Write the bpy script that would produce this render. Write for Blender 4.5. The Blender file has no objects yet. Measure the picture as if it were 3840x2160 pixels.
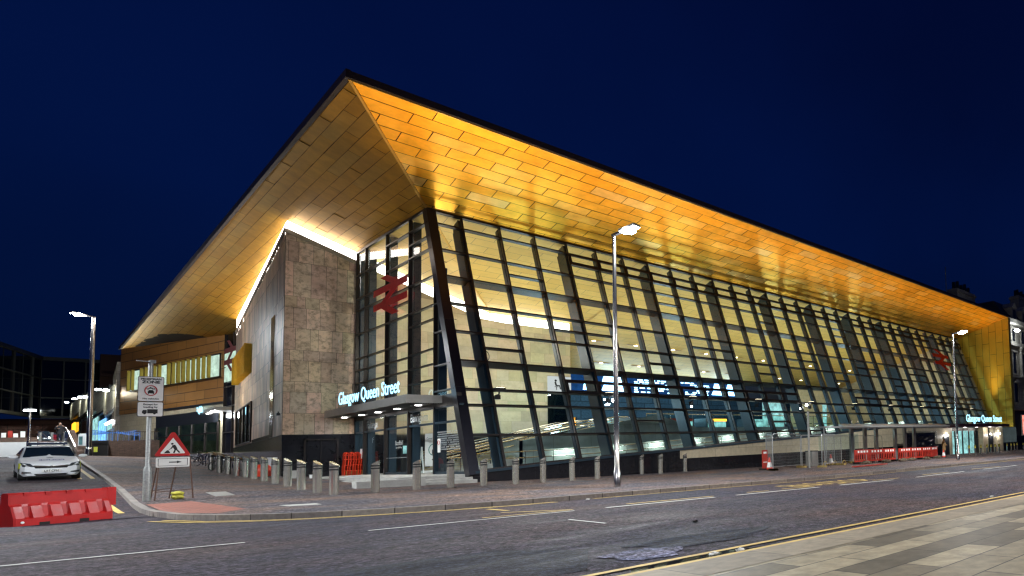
import bpy, math, random
from mathutils import Vector, Matrix
random.seed(7)
S = bpy.context.scene
# ------------------------------------------------------------ camera, world, exposure
cam = bpy.data.objects.new("camera", bpy.data.cameras.new("camera")); S.collection.objects.link(cam)
S.camera = cam
R = Matrix(((0.54431641, -0.02434992, -0.83852652), (-0.83785468, -0.06518623, -0.54198735), (-0.04146303, 0.99757598, -0.05588363)))
cam.matrix_world = Matrix.Translation((0, 0, 1.25)) @ R.to_4x4()
cam.data.sensor_fit = 'HORIZONTAL'; cam.data.sensor_width = 36.0; cam.data.lens = 20.757
cam.data.shift_x = -0.39655; cam.data.shift_y = 0.11555
cam.data.clip_start = 0.05; cam.data.clip_end = 2000
S.view_settings.view_transform = 'Standard'; S.view_settings.look = 'None'
S.view_settings.exposure = 0.0; S.view_settings.gamma = 1.0
S.cycles.max_bounces = 8; S.cycles.transparent_max_bounces = 24; S.cycles.sample_clamp_indirect = 4.0
S.cycles.use_denoising = True; S.cycles.filter_width = 1.35
S.cycles.caustics_reflective = False; S.cycles.caustics_refractive = False
W = bpy.data.worlds.new("World"); S.world = W; W.use_nodes = True
nt = W.node_tree; nt.nodes.clear()
wo = nt.nodes.new('ShaderNodeOutputWorld'); bg = nt.nodes.new('ShaderNodeBackground')
tc = nt.nodes.new('ShaderNodeTexCoord'); sx = nt.nodes.new('ShaderNodeSeparateXYZ'); rp = nt.nodes.new('ShaderNodeValToRGB')
nt.links.new(tc.outputs['Generated'], sx.inputs[0]); nt.links.new(sx.outputs['Z'], rp.inputs[0])
rp.color_ramp.elements[0].position = 0.0; rp.color_ramp.elements[0].color = (0.0008, 0.0050, 0.026, 1)
rp.color_ramp.elements[1].position = 0.75; rp.color_ramp.elements[1].color = (0.0006, 0.0036, 0.034, 1)
e = rp.color_ramp.elements.new(0.3); e.color = (0.0006, 0.0056, 0.043, 1)
nz = nt.nodes.new('ShaderNodeTexNoise'); nz.inputs['Scale'].default_value = 1.6; nz.inputs['Detail'].default_value = 4
nt.links.new(tc.outputs['Generated'], nz.inputs[0])
mr = nt.nodes.new('ShaderNodeMapRange'); mr.inputs['To Min'].default_value = 0.72; mr.inputs['To Max'].default_value = 1.2
mr.inputs['From Min'].default_value = .3; mr.inputs['From Max'].default_value = .7
nt.links.new(nz.outputs['Fac'], mr.inputs['Value']); nt.links.new(mr.outputs[0], bg.inputs['Strength'])
nt.links.new(rp.outputs[0], bg.inputs['Color']); nt.links.new(bg.outputs[0], wo.inputs['Surface'])

# ------------------------------------------------------------ ground shape
def lerp(x, xs, ys):
    if x <= xs[0]: return ys[0]
    for i in range(1, len(xs)):
        if x <= xs[i]:
            return ys[i-1] + (ys[i]-ys[i-1])*(x-xs[i-1])/(xs[i]-xs[i-1])
    return ys[-1]
def road(x): return lerp(x, [-40, -10, 0, 7, 12.5, 18.7, 26, 40, 60, 100], [.5, .3, .15, 0, -.12, -.26, -.34, -.52, -.75, -1.2])
def gz(x, y, pv=.12):
    h = lerp(y, [28, 50, 60, 70, 85, 110, 220], [0, .9, 1.5, 2.2, 2.75, 3.2, 8])
    w = lerp(x, [-2, 3, 7, 12, 20, 30], [1, 1, .72, .4, .2, 0])
    w = w + (1-w)*min(1, max(0, (y-60)/28.))
    return road(x) + h*w + pv
KY = [17.1, 17.35, 17.86, 18.4, 19.04, 20.3, 22, 25, 30, 38, 50, 62, 70, 77.4]
KX = [7.0, 5.9, 4.67, 3.85, 3.25, 2.6, 2.2, 2.04, 2.12, 2.35, 2.6, 2.55, 2.5, 2.5]
def kx(y): return lerp(y, KY, KX)

# ------------------------------------------------------------ mesh helpers
def V(*a): return Vector(a)
class MB:
    def __init__(s): s.v = []; s.f = []; s.uv = []; s.tone = []
    def face(s, pts, uv=None, u=None):
        pts = [Vector(p) for p in pts]; i = len(s.v); s.v += pts; s.f.append(tuple(range(i, i+len(pts))))
        if uv is None:
            n = Vector((0, 0, 0))
            for k in range(len(pts)):
                a, b = pts[k], pts[(k+1) % len(pts)]; n += a.cross(b)
            n = n.normalized() if n.length > 1e-9 else V(0, 0, 1)
            if u is None:
                u = V(1, 0, 0) if abs(n.z) > .9 else V(0, 0, 1).cross(n).normalized()
            vv = n.cross(u)
            if vv.z < 0: vv = -vv
            uv = [(p.dot(u), p.dot(vv)) for p in pts]
        s.uv.append(uv); return s
    def hexa(s, a, b):   # two quads (bottom, top), same winding
        s.face(a[::-1]); s.face(b)
        for k in range(len(a)):
            j = (k+1) % len(a); s.face([a[k], a[j], b[j], b[k]])
        return s
    def box(s, x0, y0, z0, x1, y1, z1):
        return s.hexa([V(x0, y0, z0), V(x1, y0, z0), V(x1, y1, z0), V(x0, y1, z0)], [V(x0, y0, z1), V(x1, y0, z1), V(x1, y1, z1), V(x0, y1, z1)])
    def obox(s, c, sz, rz=0.0):  # centre at base
        c = Vector(c); ca, sa = math.cos(rz), math.sin(rz); p = []
        for dx, dy in ((-1, -1), (1, -1), (1, 1), (-1, 1)):
            x, y = dx*sz[0]/2, dy*sz[1]/2; p.append(c+V(x*ca-y*sa, x*sa+y*ca, 0))
        return s.hexa(p, [q+V(0, 0, sz[2]) for q in p])
    def bar(s, p, q, w, d, up=(0, 0, 1)):   # w across, d along 'up'
        p, q = Vector(p), Vector(q); t = (q-p).normalized(); up = Vector(up); si = t.cross(up)
        if si.length < 1e-5: si = t.cross(V(0, 1, 0))
        si.normalize(); up = si.cross(t).normalized()
        o = [(-1, -1), (1, -1), (1, 1), (-1, 1)]
        return s.hexa([p+si*(a*w/2)+up*(b*d/2) for a, b in o], [q+si*(a*w/2)+up*(b*d/2) for a, b in o])
    def tube(s, pts, r, n=8, cap=True, closed=False):
        pts = [Vector(p) for p in pts]; m = len(pts); rr = r if isinstance(r, (list, tuple)) else [r]*m
        rings = []; prev = None
        for i, p in enumerate(pts):
            if closed: t = pts[(i+1) % m]-pts[i-1]
            else: t = pts[min(i+1, m-1)]-pts[max(i-1, 0)]
            t.normalize()
            a = prev if prev is not None else (V(0, 0, 1) if abs(t.z) < .9 else V(1, 0, 0))
            a = (a - t*a.dot(t)).normalized(); prev = a; b = t.cross(a)
            rings.append([p+(a*math.cos(2*math.pi*k/n)+b*math.sin(2*math.pi*k/n))*rr[i] for k in range(n)])
        for i in range(m if closed else m-1):
            A, B = rings[i], rings[(i+1) % m]
            for k in range(n): s.face([A[k], A[(k+1) % n], B[(k+1) % n], B[k]])
        if cap and not closed: s.face(rings[0][::-1]); s.face(rings[-1])
        return s
    def lathe(s, c, prof, n=16):
        c = Vector(c); R_ = [[c+V(r*math.cos(2*math.pi*k/n), r*math.sin(2*math.pi*k/n), z) for k in range(n)] for r, z in prof]
        for A, B in zip(R_, R_[1:]):
            for k in range(n): s.face([A[k], A[(k+1) % n], B[(k+1) % n], B[k]])
        s.face(R_[0][::-1]); s.face(R_[-1]); return s
    def prism(s, poly, o, u, v, w):   # 2D poly in axes u,v at o, extruded by vector w
        o, u, v, w = map(Vector, (o, u, v, w)); a = [o+u*x+v*y for x, y in poly]
        return s.hexa(a, [p+w for p in a])
    def loft(s, rings, cap=True):
        for A, B in zip(rings, rings[1:]):
            n = len(A)
            for k in range(n): s.face([A[k], A[(k+1) % n], B[(k+1) % n], B[k]])
        if cap: s.face(rings[0][::-1]); s.face(rings[-1])
        return s
    def ell(s, c, r, n=10, m=7):
        c = Vector(c); rings = []
        for j in range(m+1):
            t = math.pi*j/m; rings.append([c+V(r[0]*math.sin(t)*math.cos(2*math.pi*k/n), r[1]*math.sin(t)*math.sin(2*math.pi*k/n), -r[2]*math.cos(t)) for k in range(n)])
        for A, B in zip(rings, rings[1:]):
            for k in range(n): s.face([A[k], A[(k+1) % n], B[(k+1) % n], B[k]])
        return s
    def build(s, name, mat, parent=None, smooth=False):
        me = bpy.data.meshes.new(name); me.from_pydata([tuple(p) for p in s.v], [], s.f)
        ul = me.uv_layers.new(name='UVMap'); k = 0
        for u in s.uv:
            for c in u: ul.data[k].uv = c; k += 1
        if s.tone:
            ca = me.color_attributes.new('tone', 'FLOAT_COLOR', 'CORNER'); k = 0
            for u, t_ in zip(s.uv, s.tone):
                for _ in u: ca.data[k].color = (*t_, 1); k += 1
        me.materials.append(mat)
        o = bpy.data.objects.new(name, me); S.collection.objects.link(o)
        if smooth:
            import bmesh
            bm = bmesh.new(); bm.from_mesh(me); bmesh.ops.remove_doubles(bm, verts=bm.verts, dist=1e-4)
            bmesh.ops.recalc_face_normals(bm, faces=bm.faces)
            for f in bm.faces: f.smooth = True
            for ed in bm.edges:
                if len(ed.link_faces) == 2 and ed.calc_face_angle(0) > .6: ed.smooth = False
            bm.to_mesh(me); bm.free()
        if parent is not None:
            o.parent = parent
            if parent.get('_w'): o.location = -Vector(parent['_w'])
            if parent.parent is not None and parent.type == 'MESH' and parent.get('_w') is None: o.location = (0, 0, 0)
        return o
def tag(o, label, cat, group=None):
    o['label'] = label; o['category'] = cat
    if group: o['group'] = group
    return o
def thing(name, label, cat, loc=(0, 0, 0), rz=0, group=None, world=False):
    o = bpy.data.objects.new(name, None); S.collection.objects.link(o); o.location = loc; o.rotation_euler = (0, 0, rz)
    o.empty_display_size = .2
    tag(o, label, cat, group)
    if world: o['_w'] = tuple(float(c) for c in loc)
    return o
def struct(mb, name, mat):
    o = mb.build(name, mat); o['kind'] = 'structure'; return o
def copy_tree(o, parent=None):
    c = o.copy(); S.collection.objects.link(c)
    if parent is not None: c.parent = parent
    for ch in [q for q in S.objects if q.parent == o]: copy_tree(ch, c)
    return c
def text(name, body, size, mat, parent, o, u, v, ext=0.0, off=0.0, align='LEFT', sx=1.0, spacing=1.0):
    cu = bpy.data.curves.new('txt', 'FONT'); cu.body = body; cu.size = size; cu.extrude = ext/2; cu.offset = off; cu.align_x = align
    cu.space_character = spacing; cu.resolution_u = 3
    ob = bpy.data.objects.new('txt', cu); S.collection.objects.link(ob)
    dg = bpy.context.evaluated_depsgraph_get(); me = bpy.data.meshes.new_from_object(ob.evaluated_get(dg)); bpy.data.objects.remove(ob)
    o, u, v = Vector(o), Vector(u).normalized(), Vector(v).normalized(); w = u.cross(v)
    for p in me.vertices:
        c = p.co.copy(); p.co = o+u*(c.x*sx)+v*c.y+w*c.z
    me.materials.clear(); me.materials.append(mat); me.name = name
    t = bpy.data.objects.new(name, me); S.collection.objects.link(t)
    if parent is not None:
        t.parent = parent
        if parent.get('_w'): t.location = -Vector(parent['_w'])
    return t
def ordw(i): return ['first', 'second', 'third', 'fourth', 'fifth', 'sixth', 'seventh', 'eighth', 'ninth', 'tenth', 'eleventh', 'twelfth', 'thirteenth', 'fourteenth', 'fifteenth', 'sixteenth', 'seventeenth', 'eighteenth', 'nineteenth', 'twentieth'][i]

# ------------------------------------------------------------ materials
def base_mat(name):
    m = bpy.data.materials.new(name); m.use_nodes = True; n = m.node_tree; b = n.nodes['Principled BSDF']; return m, n, b
def N(n, t, **k):
    q = n.nodes.new(t)
    for a, v in k.items(): q.inputs[a.replace('_', ' ')].default_value = v
    return q
def noise_col(n, src, col, var, scale, detail=6, coord='Object'):
    tcn = n.nodes.new('ShaderNodeTexCoord'); nz = N(n, 'ShaderNodeTexNoise', Scale=scale, Detail=detail, Roughness=.65)
    n.links.new(tcn.outputs[coord], nz.inputs['Vector'])
    r = n.nodes.new('ShaderNodeMapRange'); r.inputs['From Min'].default_value = .3; r.inputs['From Max'].default_value = .7
    r.inputs['To Min'].default_value = 1-var; r.inputs['To Max'].default_value = 1+var
    n.links.new(nz.outputs['Fac'], r.inputs['Value'])
    mx = n.nodes.new('ShaderNodeMix'); mx.data_type = 'RGBA'; mx.blend_type = 'MULTIPLY'; mx.inputs[0].default_value = 1
    if src is None: mx.inputs[6].default_value = (*col, 1)
    else: n.links.new(src, mx.inputs[6])
    n.links.new(r.outputs[0], mx.inputs[7]); return mx.outputs[2], nz.outputs['Fac']
def bumpn(n, b, src, st, dist=.01):
    bp = N(n, 'ShaderNodeBump', Strength=st, Distance=dist); n.links.new(src, bp.inputs['Height']); n.links.new(bp.outputs[0], b.inputs['Normal'])
def pm(name, col, rough=.5, metal=0.0, var=.12, scale=4, bump=0, bscale=60, coat=0, spec=.5, rvar=0):
    m, n, b = base_mat(name); c, f = noise_col(n, None, col, var, scale); n.links.new(c, b.inputs['Base Color'])
    b.inputs['Roughness'].default_value = rough; b.inputs['Metallic'].default_value = metal; b.inputs['Specular IOR Level'].default_value = spec
    b.inputs['Coat Weight'].default_value = coat
    if rvar:
        r = n.nodes.new('ShaderNodeMapRange'); r.inputs['To Min'].default_value = max(.02, rough-rvar); r.inputs['To Max'].default_value = min(1, rough+rvar)
        r.inputs['From Min'].default_value = .3; r.inputs['From Max'].default_value = .7
        n.links.new(f, r.inputs['Value']); n.links.new(r.outputs[0], b.inputs['Roughness'])
    if bump:
        t = n.nodes.new('ShaderNodeTexCoord'); z = N(n, 'ShaderNodeTexNoise', Scale=bscale, Detail=4); n.links.new(t.outputs['Object'], z.inputs['Vector'])
        bumpn(n, b, z.outputs['Fac'], bump)
    return m
def em(name, col, st, var=0):
    m = bpy.data.materials.new(name); m.use_nodes = True; n = m.node_tree; n.nodes.clear()
    o = n.nodes.new('ShaderNodeOutputMaterial'); e = n.nodes.new('ShaderNodeEmission'); e.inputs[0].default_value = (*col, 1); e.inputs[1].default_value = st
    n.links.new(e.outputs[0], o.inputs[0])
    if var:
        c, f = noise_col(n, None, col, var, 1.2); n.links.new(c, e.inputs[0])
    return m
def brick(name, c1, c2, mortar, w, h, ms=.01, off=.5, rough=.5, metal=0, var=.15, scale=3, bump=.3, swap=False, shift=(0, 0), bias=0.0, spec=.5, freq=2, stain=None, coat=0):
    m, n, b = base_mat(name); t = n.nodes.new('ShaderNodeUVMap'); t.uv_map = 'UVMap'
    mp = n.nodes.new('ShaderNodeMapping'); mp.inputs['Location'].default_value = (shift[0], shift[1], 0)
    n.links.new(t.outputs[0], mp.inputs[0]); src = mp.outputs[0]
    if swap:
        s1 = n.nodes.new('ShaderNodeSeparateXYZ'); c1_ = n.nodes.new('ShaderNodeCombineXYZ'); n.links.new(src, s1.inputs[0])
        n.links.new(s1.outputs[1], c1_.inputs[0]); n.links.new(s1.outputs[0], c1_.inputs[1]); src = c1_.outputs[0]
    bk = n.nodes.new('ShaderNodeTexBrick'); bk.offset = off; bk.offset_frequency = freq
    for k, v in (('Color1', (*c1, 1)), ('Color2', (*c2, 1)), ('Mortar', (*mortar, 1)), ('Scale', 1.0), ('Mortar Size', ms), ('Mortar Smooth', 0.1), ('Bias', bias), ('Brick Width', w), ('Row Height', h)):
        bk.inputs[k].default_value = v
    n.links.new(src, bk.inputs['Vector'])
    c, f = noise_col(n, bk.outputs['Color'], None, var, scale)
    if stain:
        t2 = n.nodes.new('ShaderNodeTexCoord'); z = N(n, 'ShaderNodeTexNoise', Scale=stain[1], Detail=8, Roughness=.75); n.links.new(t2.outputs['Object'], z.inputs['Vector'])
        rr = n.nodes.new('ShaderNodeMapRange'); rr.inputs['From Min'].default_value = stain[2]; rr.inputs['From Max'].default_value = stain[3]
        n.links.new(z.outputs['Fac'], rr.inputs['Value']); mx = n.nodes.new('ShaderNodeMix'); mx.data_type = 'RGBA'
        n.links.new(rr.outputs[0], mx.inputs[0]); n.links.new(c, mx.inputs[6]); mx.inputs[7].default_value = (*stain[0], 1); c = mx.outputs[2]
    n.links.new(c, b.inputs['Base Color']); b.inputs['Roughness'].default_value = rough; b.inputs['Metallic'].default_value = metal
    b.inputs['Specular IOR Level'].default_value = spec; b.inputs['Coat Weight'].default_value = coat; b.inputs['Coat Roughness'].default_value = .08
    if bump:
        iv = n.nodes.new('ShaderNodeMath'); iv.operation = 'MULTIPLY_ADD'; iv.inputs[1].default_value = -1; iv.inputs[2].default_value = 1
        n.links.new(bk.outputs['Fac'], iv.inputs[0])
        ad = n.nodes.new('ShaderNodeMath'); ad.operation = 'MULTIPLY_ADD'; ad.inputs[1].default_value = .35; n.links.new(f, ad.inputs[0]); n.links.new(iv.outputs[0], ad.inputs[2])
        bumpn(n, b, ad.outputs[0], bump)
    return m
def glass(name, tint=(.9, .96, .97), refl=1.0, ior=1.5, rough=0.0, fmin=0.0):
    m = bpy.data.materials.new(name); m.use_nodes = True; n = m.node_tree; n.nodes.clear()
    o = n.nodes.new('ShaderNodeOutputMaterial'); tr = n.nodes.new('ShaderNodeBsdfTransparent'); tr.inputs[0].default_value = (*tint, 1)
    gl = n.nodes.new('ShaderNodeBsdfGlossy'); gl.inputs['Roughness'].default_value = rough; gl.inputs[0].default_value = (refl, refl, refl, 1)
    fr = n.nodes.new('ShaderNodeFresnel'); ge = n.nodes.new('ShaderNodeNewGeometry'); im = n.nodes.new('ShaderNodeMix'); im.data_type = 'FLOAT'
    im.inputs[2].default_value = ior; im.inputs[3].default_value = 1/ior; n.links.new(ge.outputs['Backfacing'], im.inputs[0]); n.links.new(im.outputs[0], fr.inputs[0]); mx = n.nodes.new('ShaderNodeMixShader')
    ad = n.nodes.new('ShaderNodeMath'); ad.operation = 'MAXIMUM'; ad.inputs[1].default_value = fmin; n.links.new(fr.outputs[0], ad.inputs[0])
    n.links.new(ad.outputs[0], mx.inputs[0]); n.links.new(tr.outputs[0], mx.inputs[1]); n.links.new(gl.outputs[0], mx.inputs[2]); n.links.new(mx.outputs[0], o.inputs[0])
    return m
def asphalt(name, col, sc=1.0, wet=0):
    m, n, b = base_mat(name); t = n.nodes.new('ShaderNodeTexCoord')
    big = N(n, 'ShaderNodeTexNoise', Scale=.22*sc, Detail=6, Roughness=.6); fine = N(n, 'ShaderNodeTexNoise', Scale=22, Detail=5, Roughness=.85)
    mp = n.nodes.new('ShaderNodeMapping'); mp.inputs['Scale'].default_value = (.45, 1.3, 1); st = N(n, 'ShaderNodeTexNoise', Scale=1.1, Detail=7, Roughness=.7)
    vo = N(n, 'ShaderNodeTexVoronoi', Scale=16)
    n.links.new(t.outputs['Object'], mp.inputs[0]); n.links.new(mp.outputs[0], st.inputs['Vector'])
    for q in (big, fine, vo): n.links.new(t.outputs['Object'], q.inputs['Vector'])
    def ml(a, lo, hi, f0=.3, f1=.7):
        r = n.nodes.new('ShaderNodeMapRange'); r.inputs['From Min'].default_value = f0; r.inputs['From Max'].default_value = f1
        r.inputs['To Min'].default_value = lo; r.inputs['To Max'].default_value = hi; n.links.new(a, r.inputs['Value']); return r.outputs[0]
    def mul(a, c):
        q = n.nodes.new('ShaderNodeMath'); q.operation = 'MULTIPLY'; n.links.new(a, q.inputs[0]); n.links.new(c, q.inputs[1]); return q.outputs[0]
    mid = N(n, 'ShaderNodeTexNoise', Scale=7.5, Detail=9, Roughness=.82); n.links.new(t.outputs['Object'], mid.inputs['Vector'])
    f = mul(mul(mul(ml(big.outputs['Fac'], .7, 1.3), ml(fine.outputs['Fac'], .12, 2.1, .40, .60)), ml(st.outputs['Fac'], .8, 1.2)), ml(vo.outputs['Distance'], .35, 1.7, .1, .75))
    f = mul(f, ml(mid.outputs['Fac'], .22, 1.95, .40, .60))
    mx = n.nodes.new('ShaderNodeMix'); mx.data_type = 'RGBA'; mx.blend_type = 'MULTIPLY'; mx.inputs[0].default_value = 1; mx.inputs[6].default_value = (*col, 1)
    n.links.new(f, mx.inputs[7])
    # warmer and cooler patches of old surfacing
    hue = n.nodes.new('ShaderNodeMix'); hue.data_type = 'RGBA'; hue.blend_type = 'MULTIPLY'; hue.inputs[0].default_value = 1
    cr = n.nodes.new('ShaderNodeValToRGB'); cr.color_ramp.elements[0].position = .38; cr.color_ramp.elements[0].color = (.82, .92, 1.22, 1)
    cr.color_ramp.elements[1].position = .62; cr.color_ramp.elements[1].color = (1.28, .98, .82, 1); n.links.new(big.outputs['Fac'], cr.inputs[0])
    n.links.new(mx.outputs[2], hue.inputs[6]); n.links.new(cr.outputs[0], hue.inputs[7]); n.links.new(hue.outputs[2], b.inputs['Base Color'])
    rr = ml(st.outputs['Fac'], .62, .92, .35, .6); n.links.new(rr, b.inputs['Roughness']); b.inputs['Specular IOR Level'].default_value = .22+.1*wet
    bumpn(n, b, fine.outputs['Fac'], .8, .03)
    return m

M_road = asphalt('road asphalt', (.030, .0255, .031), wet=.6)
M_pave = asphalt('pavement asphalt', (.074, .062, .055), 1.5, wet=.3)
M_patch = asphalt('dark road patch', (.012, .014, .020), wet=.5)
M_light = asphalt('pale repair patch', (.11, .11, .135))
M_kerb = brick('granite kerb', (.26, .23, .20), (.17, .15, .14), (.04, .035, .03), .92, .6, .012, .0, .7, var=.3, scale=9, bump=.2)
M_kerbn = brick('sandstone kerb', (.25, .21, .145), (.20, .17, .12), (.08, .07, .05), 1.1, .9, .008, .3, .7, var=.25, scale=7, bump=.2)
M_flag = brick('flagstones', (.10, .085, .056), (.42, .36, .235), (.012, .011, .01), 1.25, .42, .009, .43, .55, var=.35, scale=5, bump=.35, bias=-.25, shift=(.3, .1), stain=((.12, .11, .09), 2.2, .55, .8))
M_tact = brick('red clay paviors', (.33, .11, .07), (.25, .085, .06), (.06, .04, .035), .22, .11, .008, .5, .7, var=.2, bump=.4)
M_white = pm('road white', (.66, .65, .61), .7, var=.2, scale=3)
M_yell = pm('road yellow', (.58, .40, .11), .7, var=.2, scale=3)
M_goldF = brick('gold soffit panels', (.86, .46, .060), (.76, .37, .038), (.035, .02, .008), 1.87, .735, .014, .5, .50, .55, .1, .8, .15, shift=(-.935+0.26-1.87*0+1.61, -31.8), spec=.5)
M_goldL = brick('gold soffit panels side', (.42, .27, .045), (.33, .21, .032), (.02, .014, .006), 3.43, .47, .012, .5, .42, .65, .16, .6, .15, shift=(.0, -7.55))
M_goldE = brick('gold end panels', (.86, .60, .06), (.78, .54, .055), (.05, .03, .01), 3.0, 1.0, .02, .5, .42, .5, .08, .8, .15, swap=True)
M_orange = brick('bronze cladding', (.55, .25, .06), (.46, .20, .045), (.03, .015, .008), 4.6, .95, .03, .4, .45, .45, .12, .3, .15)
M_trim = pm('gold trim', (.78, .46, .1), .35, .7)
M_stone = brick('travertine cladding', (.37, .30, .22), (.22, .17, .125), (.07, .055, .04), .93, 1.0, .012, .37, .42, var=.38, scale=1.6, bump=.5, stain=((.11, .08, .055), 4.5, .56, .8), bias=-.1)
def panelmat(name, rough, stain, st_lo=.55, st_hi=.78, bump=.35, coat=0, sc=4.5, streak=False, bright=1.0):
    m, n, b = base_mat(name); at = n.nodes.new('ShaderNodeVertexColor'); at.layer_name = 'tone'
    c, f = noise_col(n, at.outputs[0], None, .16, 1.4)
    t = n.nodes.new('ShaderNodeTexCoord'); mp = n.nodes.new('ShaderNodeMapping'); n.links.new(t.outputs['Object'], mp.inputs[0])
    if streak: mp.inputs['Scale'].default_value = (1, 1.3, .10)
    z = N(n, 'ShaderNodeTexNoise', Scale=sc, Detail=10, Roughness=.72); n.links.new(mp.outputs[0], z.inputs['Vector'])
    r = n.nodes.new('ShaderNodeMapRange'); r.inputs['From Min'].default_value = st_lo; r.inputs['From Max'].default_value = st_hi; n.links.new(z.outputs['Fac'], r.inputs['Value'])
    mx = n.nodes.new('ShaderNodeMix'); mx.data_type = 'RGBA'; n.links.new(r.outputs[0], mx.inputs[0]); n.links.new(c, mx.inputs[6]); mx.inputs[7].default_value = (*stain, 1)
    n.links.new(mx.outputs[2], b.inputs['Base Color']); b.inputs['Roughness'].default_value = rough; b.inputs['Coat Weight'].default_value = coat; b.inputs['Coat Roughness'].default_value = .15
    z2 = N(n, 'ShaderNodeTexNoise', Scale=14, Detail=5); n.links.new(t.outputs['Object'], z2.inputs['Vector']); bumpn(n, b, z2.outputs['Fac'], bump, .02)
    return m
def panels(mb, o, u, nrm, width, cz, wr, ctop, cbase, cvar, top=None, seed=1, gap=.018, proud=.02, hole=None):
    rnd = random.Random(seed); o, u, nrm = Vector(o), Vector(u).normalized(), Vector(nrm)
    for z1, z0 in zip(cz, cz[1:]):
        s_ = -rnd.uniform(0, wr[0])
        while s_ < width:
            w = rnd.uniform(*wr); a, b = max(0, s_), min(width, s_+w); s_ += w
            if b-a < .05: continue
            if hole and a < hole[1] and b > hole[0] and z0 < hole[3] and z1 > hole[2]: continue
            ta = min(z1, top(a)) if top else z1; tb = min(z1, top(b)) if top else z1
            if min(ta, tb) < z0+.05: continue
            k = rnd.random(); col = tuple(c*(1-cvar*k)*rnd.uniform(.93, 1.05) for c in cbase)
            off = nrm*rnd.uniform(0, proud); p0, p1 = o+u*(a+gap/2)+off, o+u*(b-gap/2)+off
            mb.face([V(p0.x, p0.y, z0+gap/2), V(p1.x, p1.y, z0+gap/2), V(p1.x, p1.y, tb-gap/2), V(p0.x, p0.y, ta-gap/2)]); mb.tone.append(col)
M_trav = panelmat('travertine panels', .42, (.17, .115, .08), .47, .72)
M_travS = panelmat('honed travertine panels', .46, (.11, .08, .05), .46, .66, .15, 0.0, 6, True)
M_travI = panelmat('cream interior travertine', .5, (.46, .33, .18), .56, .80, .1)
M_trim2 = pm('stone coping', (.34, .28, .21), .6, var=.3)
M_stoneS = brick('polished travertine', (.30, .22, .135), (.17, .125, .085), (.06, .045, .03), .55, 1.3, .01, .4, .16, var=.35, scale=1.3, bump=.15, stain=((.10, .075, .05), 3.5, .55, .8), coat=.5)
M_stoneI = brick('warm interior stone', (.72, .60, .40), (.62, .50, .31), (.35, .28, .18), 1.1, .775, .01, .37, .5, var=.16, scale=2.5, bump=.1, stain=((.42, .30, .15), 5, .58, .85))
M_beige = brick('beige stone plinth', (.62, .53, .36), (.55, .46, .30), (.2, .16, .1), 1.3, .6, .008, .5, .4, var=.15, scale=4, bump=.1)
M_blk = brick('black polished stone', (.016, .016, .02), (.012, .012, .015), (.03, .03, .032), 1.1, .8, .006, .5, .12, var=.2, scale=5, bump=.03)
M_frame = pm('dark anodised frame', (.035, .028, .026), .38, .5, var=.15)
M_fin = pm('slate blue steel', (.020, .042, .062), .42, .3, var=.2, scale=1.2)
M_col = pm('corner column cladding', (.026, .025, .034), .3, .6, var=.12)
M_fascia = pm('dark roof edge', (.025, .014, .014), .5, .3)
M_glass = glass('clear glazing', (.88, .95, .96), 1.0, 1.45)
M_glasss = glass('side glazing', (.90, .96, .97), .8, 1.25)
M_glassd = glass('dark glazing', (.25, .33, .36), 1.0, 1.55, fmin=.10)
M_ceil = brick('interior ceiling panels', (.82, .54, .15), (.74, .46, .11), (.18, .12, .05), 1.87, .735, .012, .5, .5, .15, .08, .8, .1, shift=(.935, -31.8))
M_ceilw = brick('timber lath ceiling', (.80, .70, .42), (.74, .62, .34), (.30, .22, .12), 3.6, .32, .018, .5, .5, 0, .1, .8, .1)
M_alu = pm('brushed aluminium', (.42, .41, .38), .42, .7, var=.1, scale=2)
M_steel = pm('stainless steel', (.62, .60, .56), .17, 1.0, var=.08, scale=2)
M_boll = pm('bollard steel', (.86, .85, .74), .22, .93, var=.06, scale=2)
M_galv = pm('galvanised steel', (.36, .37, .36), .45, .7, var=.25, scale=20)
M_blkp = pm('black plastic', (.012, .012, .013), .4)
M_rub = pm('tyre rubber', (.012, .012, .012), .8)
M_red = pm('red plastic', (.46, .008, .008), .5, var=.18, scale=3, rvar=.1)
M_redo = pm('orange red plastic', (.72, .045, .012), .38, var=.15)
M_redm = pm('dull red barrier plastic', (.42, .030, .016), .45, var=.25)
M_redl = pm('red vinyl logo', (.85, .015, .012), .45)
M_signw = pm('white sign face', (.88, .88, .84), .35, var=.06, scale=8)
M_signk = pm('sign black', (.012, .012, .012), .5)
M_signr = pm('sign red', (.50, .018, .018), .4)
M_rust = pm('rusty steel', (.10, .05, .035), .7, .3, var=.4, scale=20)
M_sand = pm('yellow sandbag', (.55, .50, .07), .8, var=.25, scale=12, bump=.5)
M_conc = pm('pale concrete', (.42, .41, .38), .7, var=.2, scale=3, bump=.2)
M_concg = brick('grey concrete wall', (.30, .37, .36), (.25, .32, .31), (.09, .1, .1), 2.4, 1.6, .008, .5, .6, var=.15, scale=2, bump=.05)
M_floor = pm('terrazzo floor', (.45, .46, .44), .25, var=.1)
M_dark = pm('dark cladding', (.012, .014, .018), .4, var=.3)
M_navy = pm('navy board', (.010, .022, .06), .4, var=.1)
M_brk = brick('brown brick', (.13, .075, .05), (.09, .05, .035), (.05, .04, .035), .23, .08, .01, .5, .8, var=.3, scale=5, bump=.3)
M_hoard = pm('white hoarding', (.62, .64, .66), .5, var=.12, scale=.8)
M_sandst = brick('blond sandstone', (.36, .34, .29), (.29, .27, .23), (.16, .15, .12), 1.0, .42, .01, .5, .75, var=.2, scale=2, bump=.2)
M_slate = pm('roof slate', (.03, .033, .04), .6, var=.4, scale=6)
M_led = em('cool white lamp', (.86, .94, 1.0), 60)
M_ledn = em('neutral white lamp', (1.0, .96, .88), 14)
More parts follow.
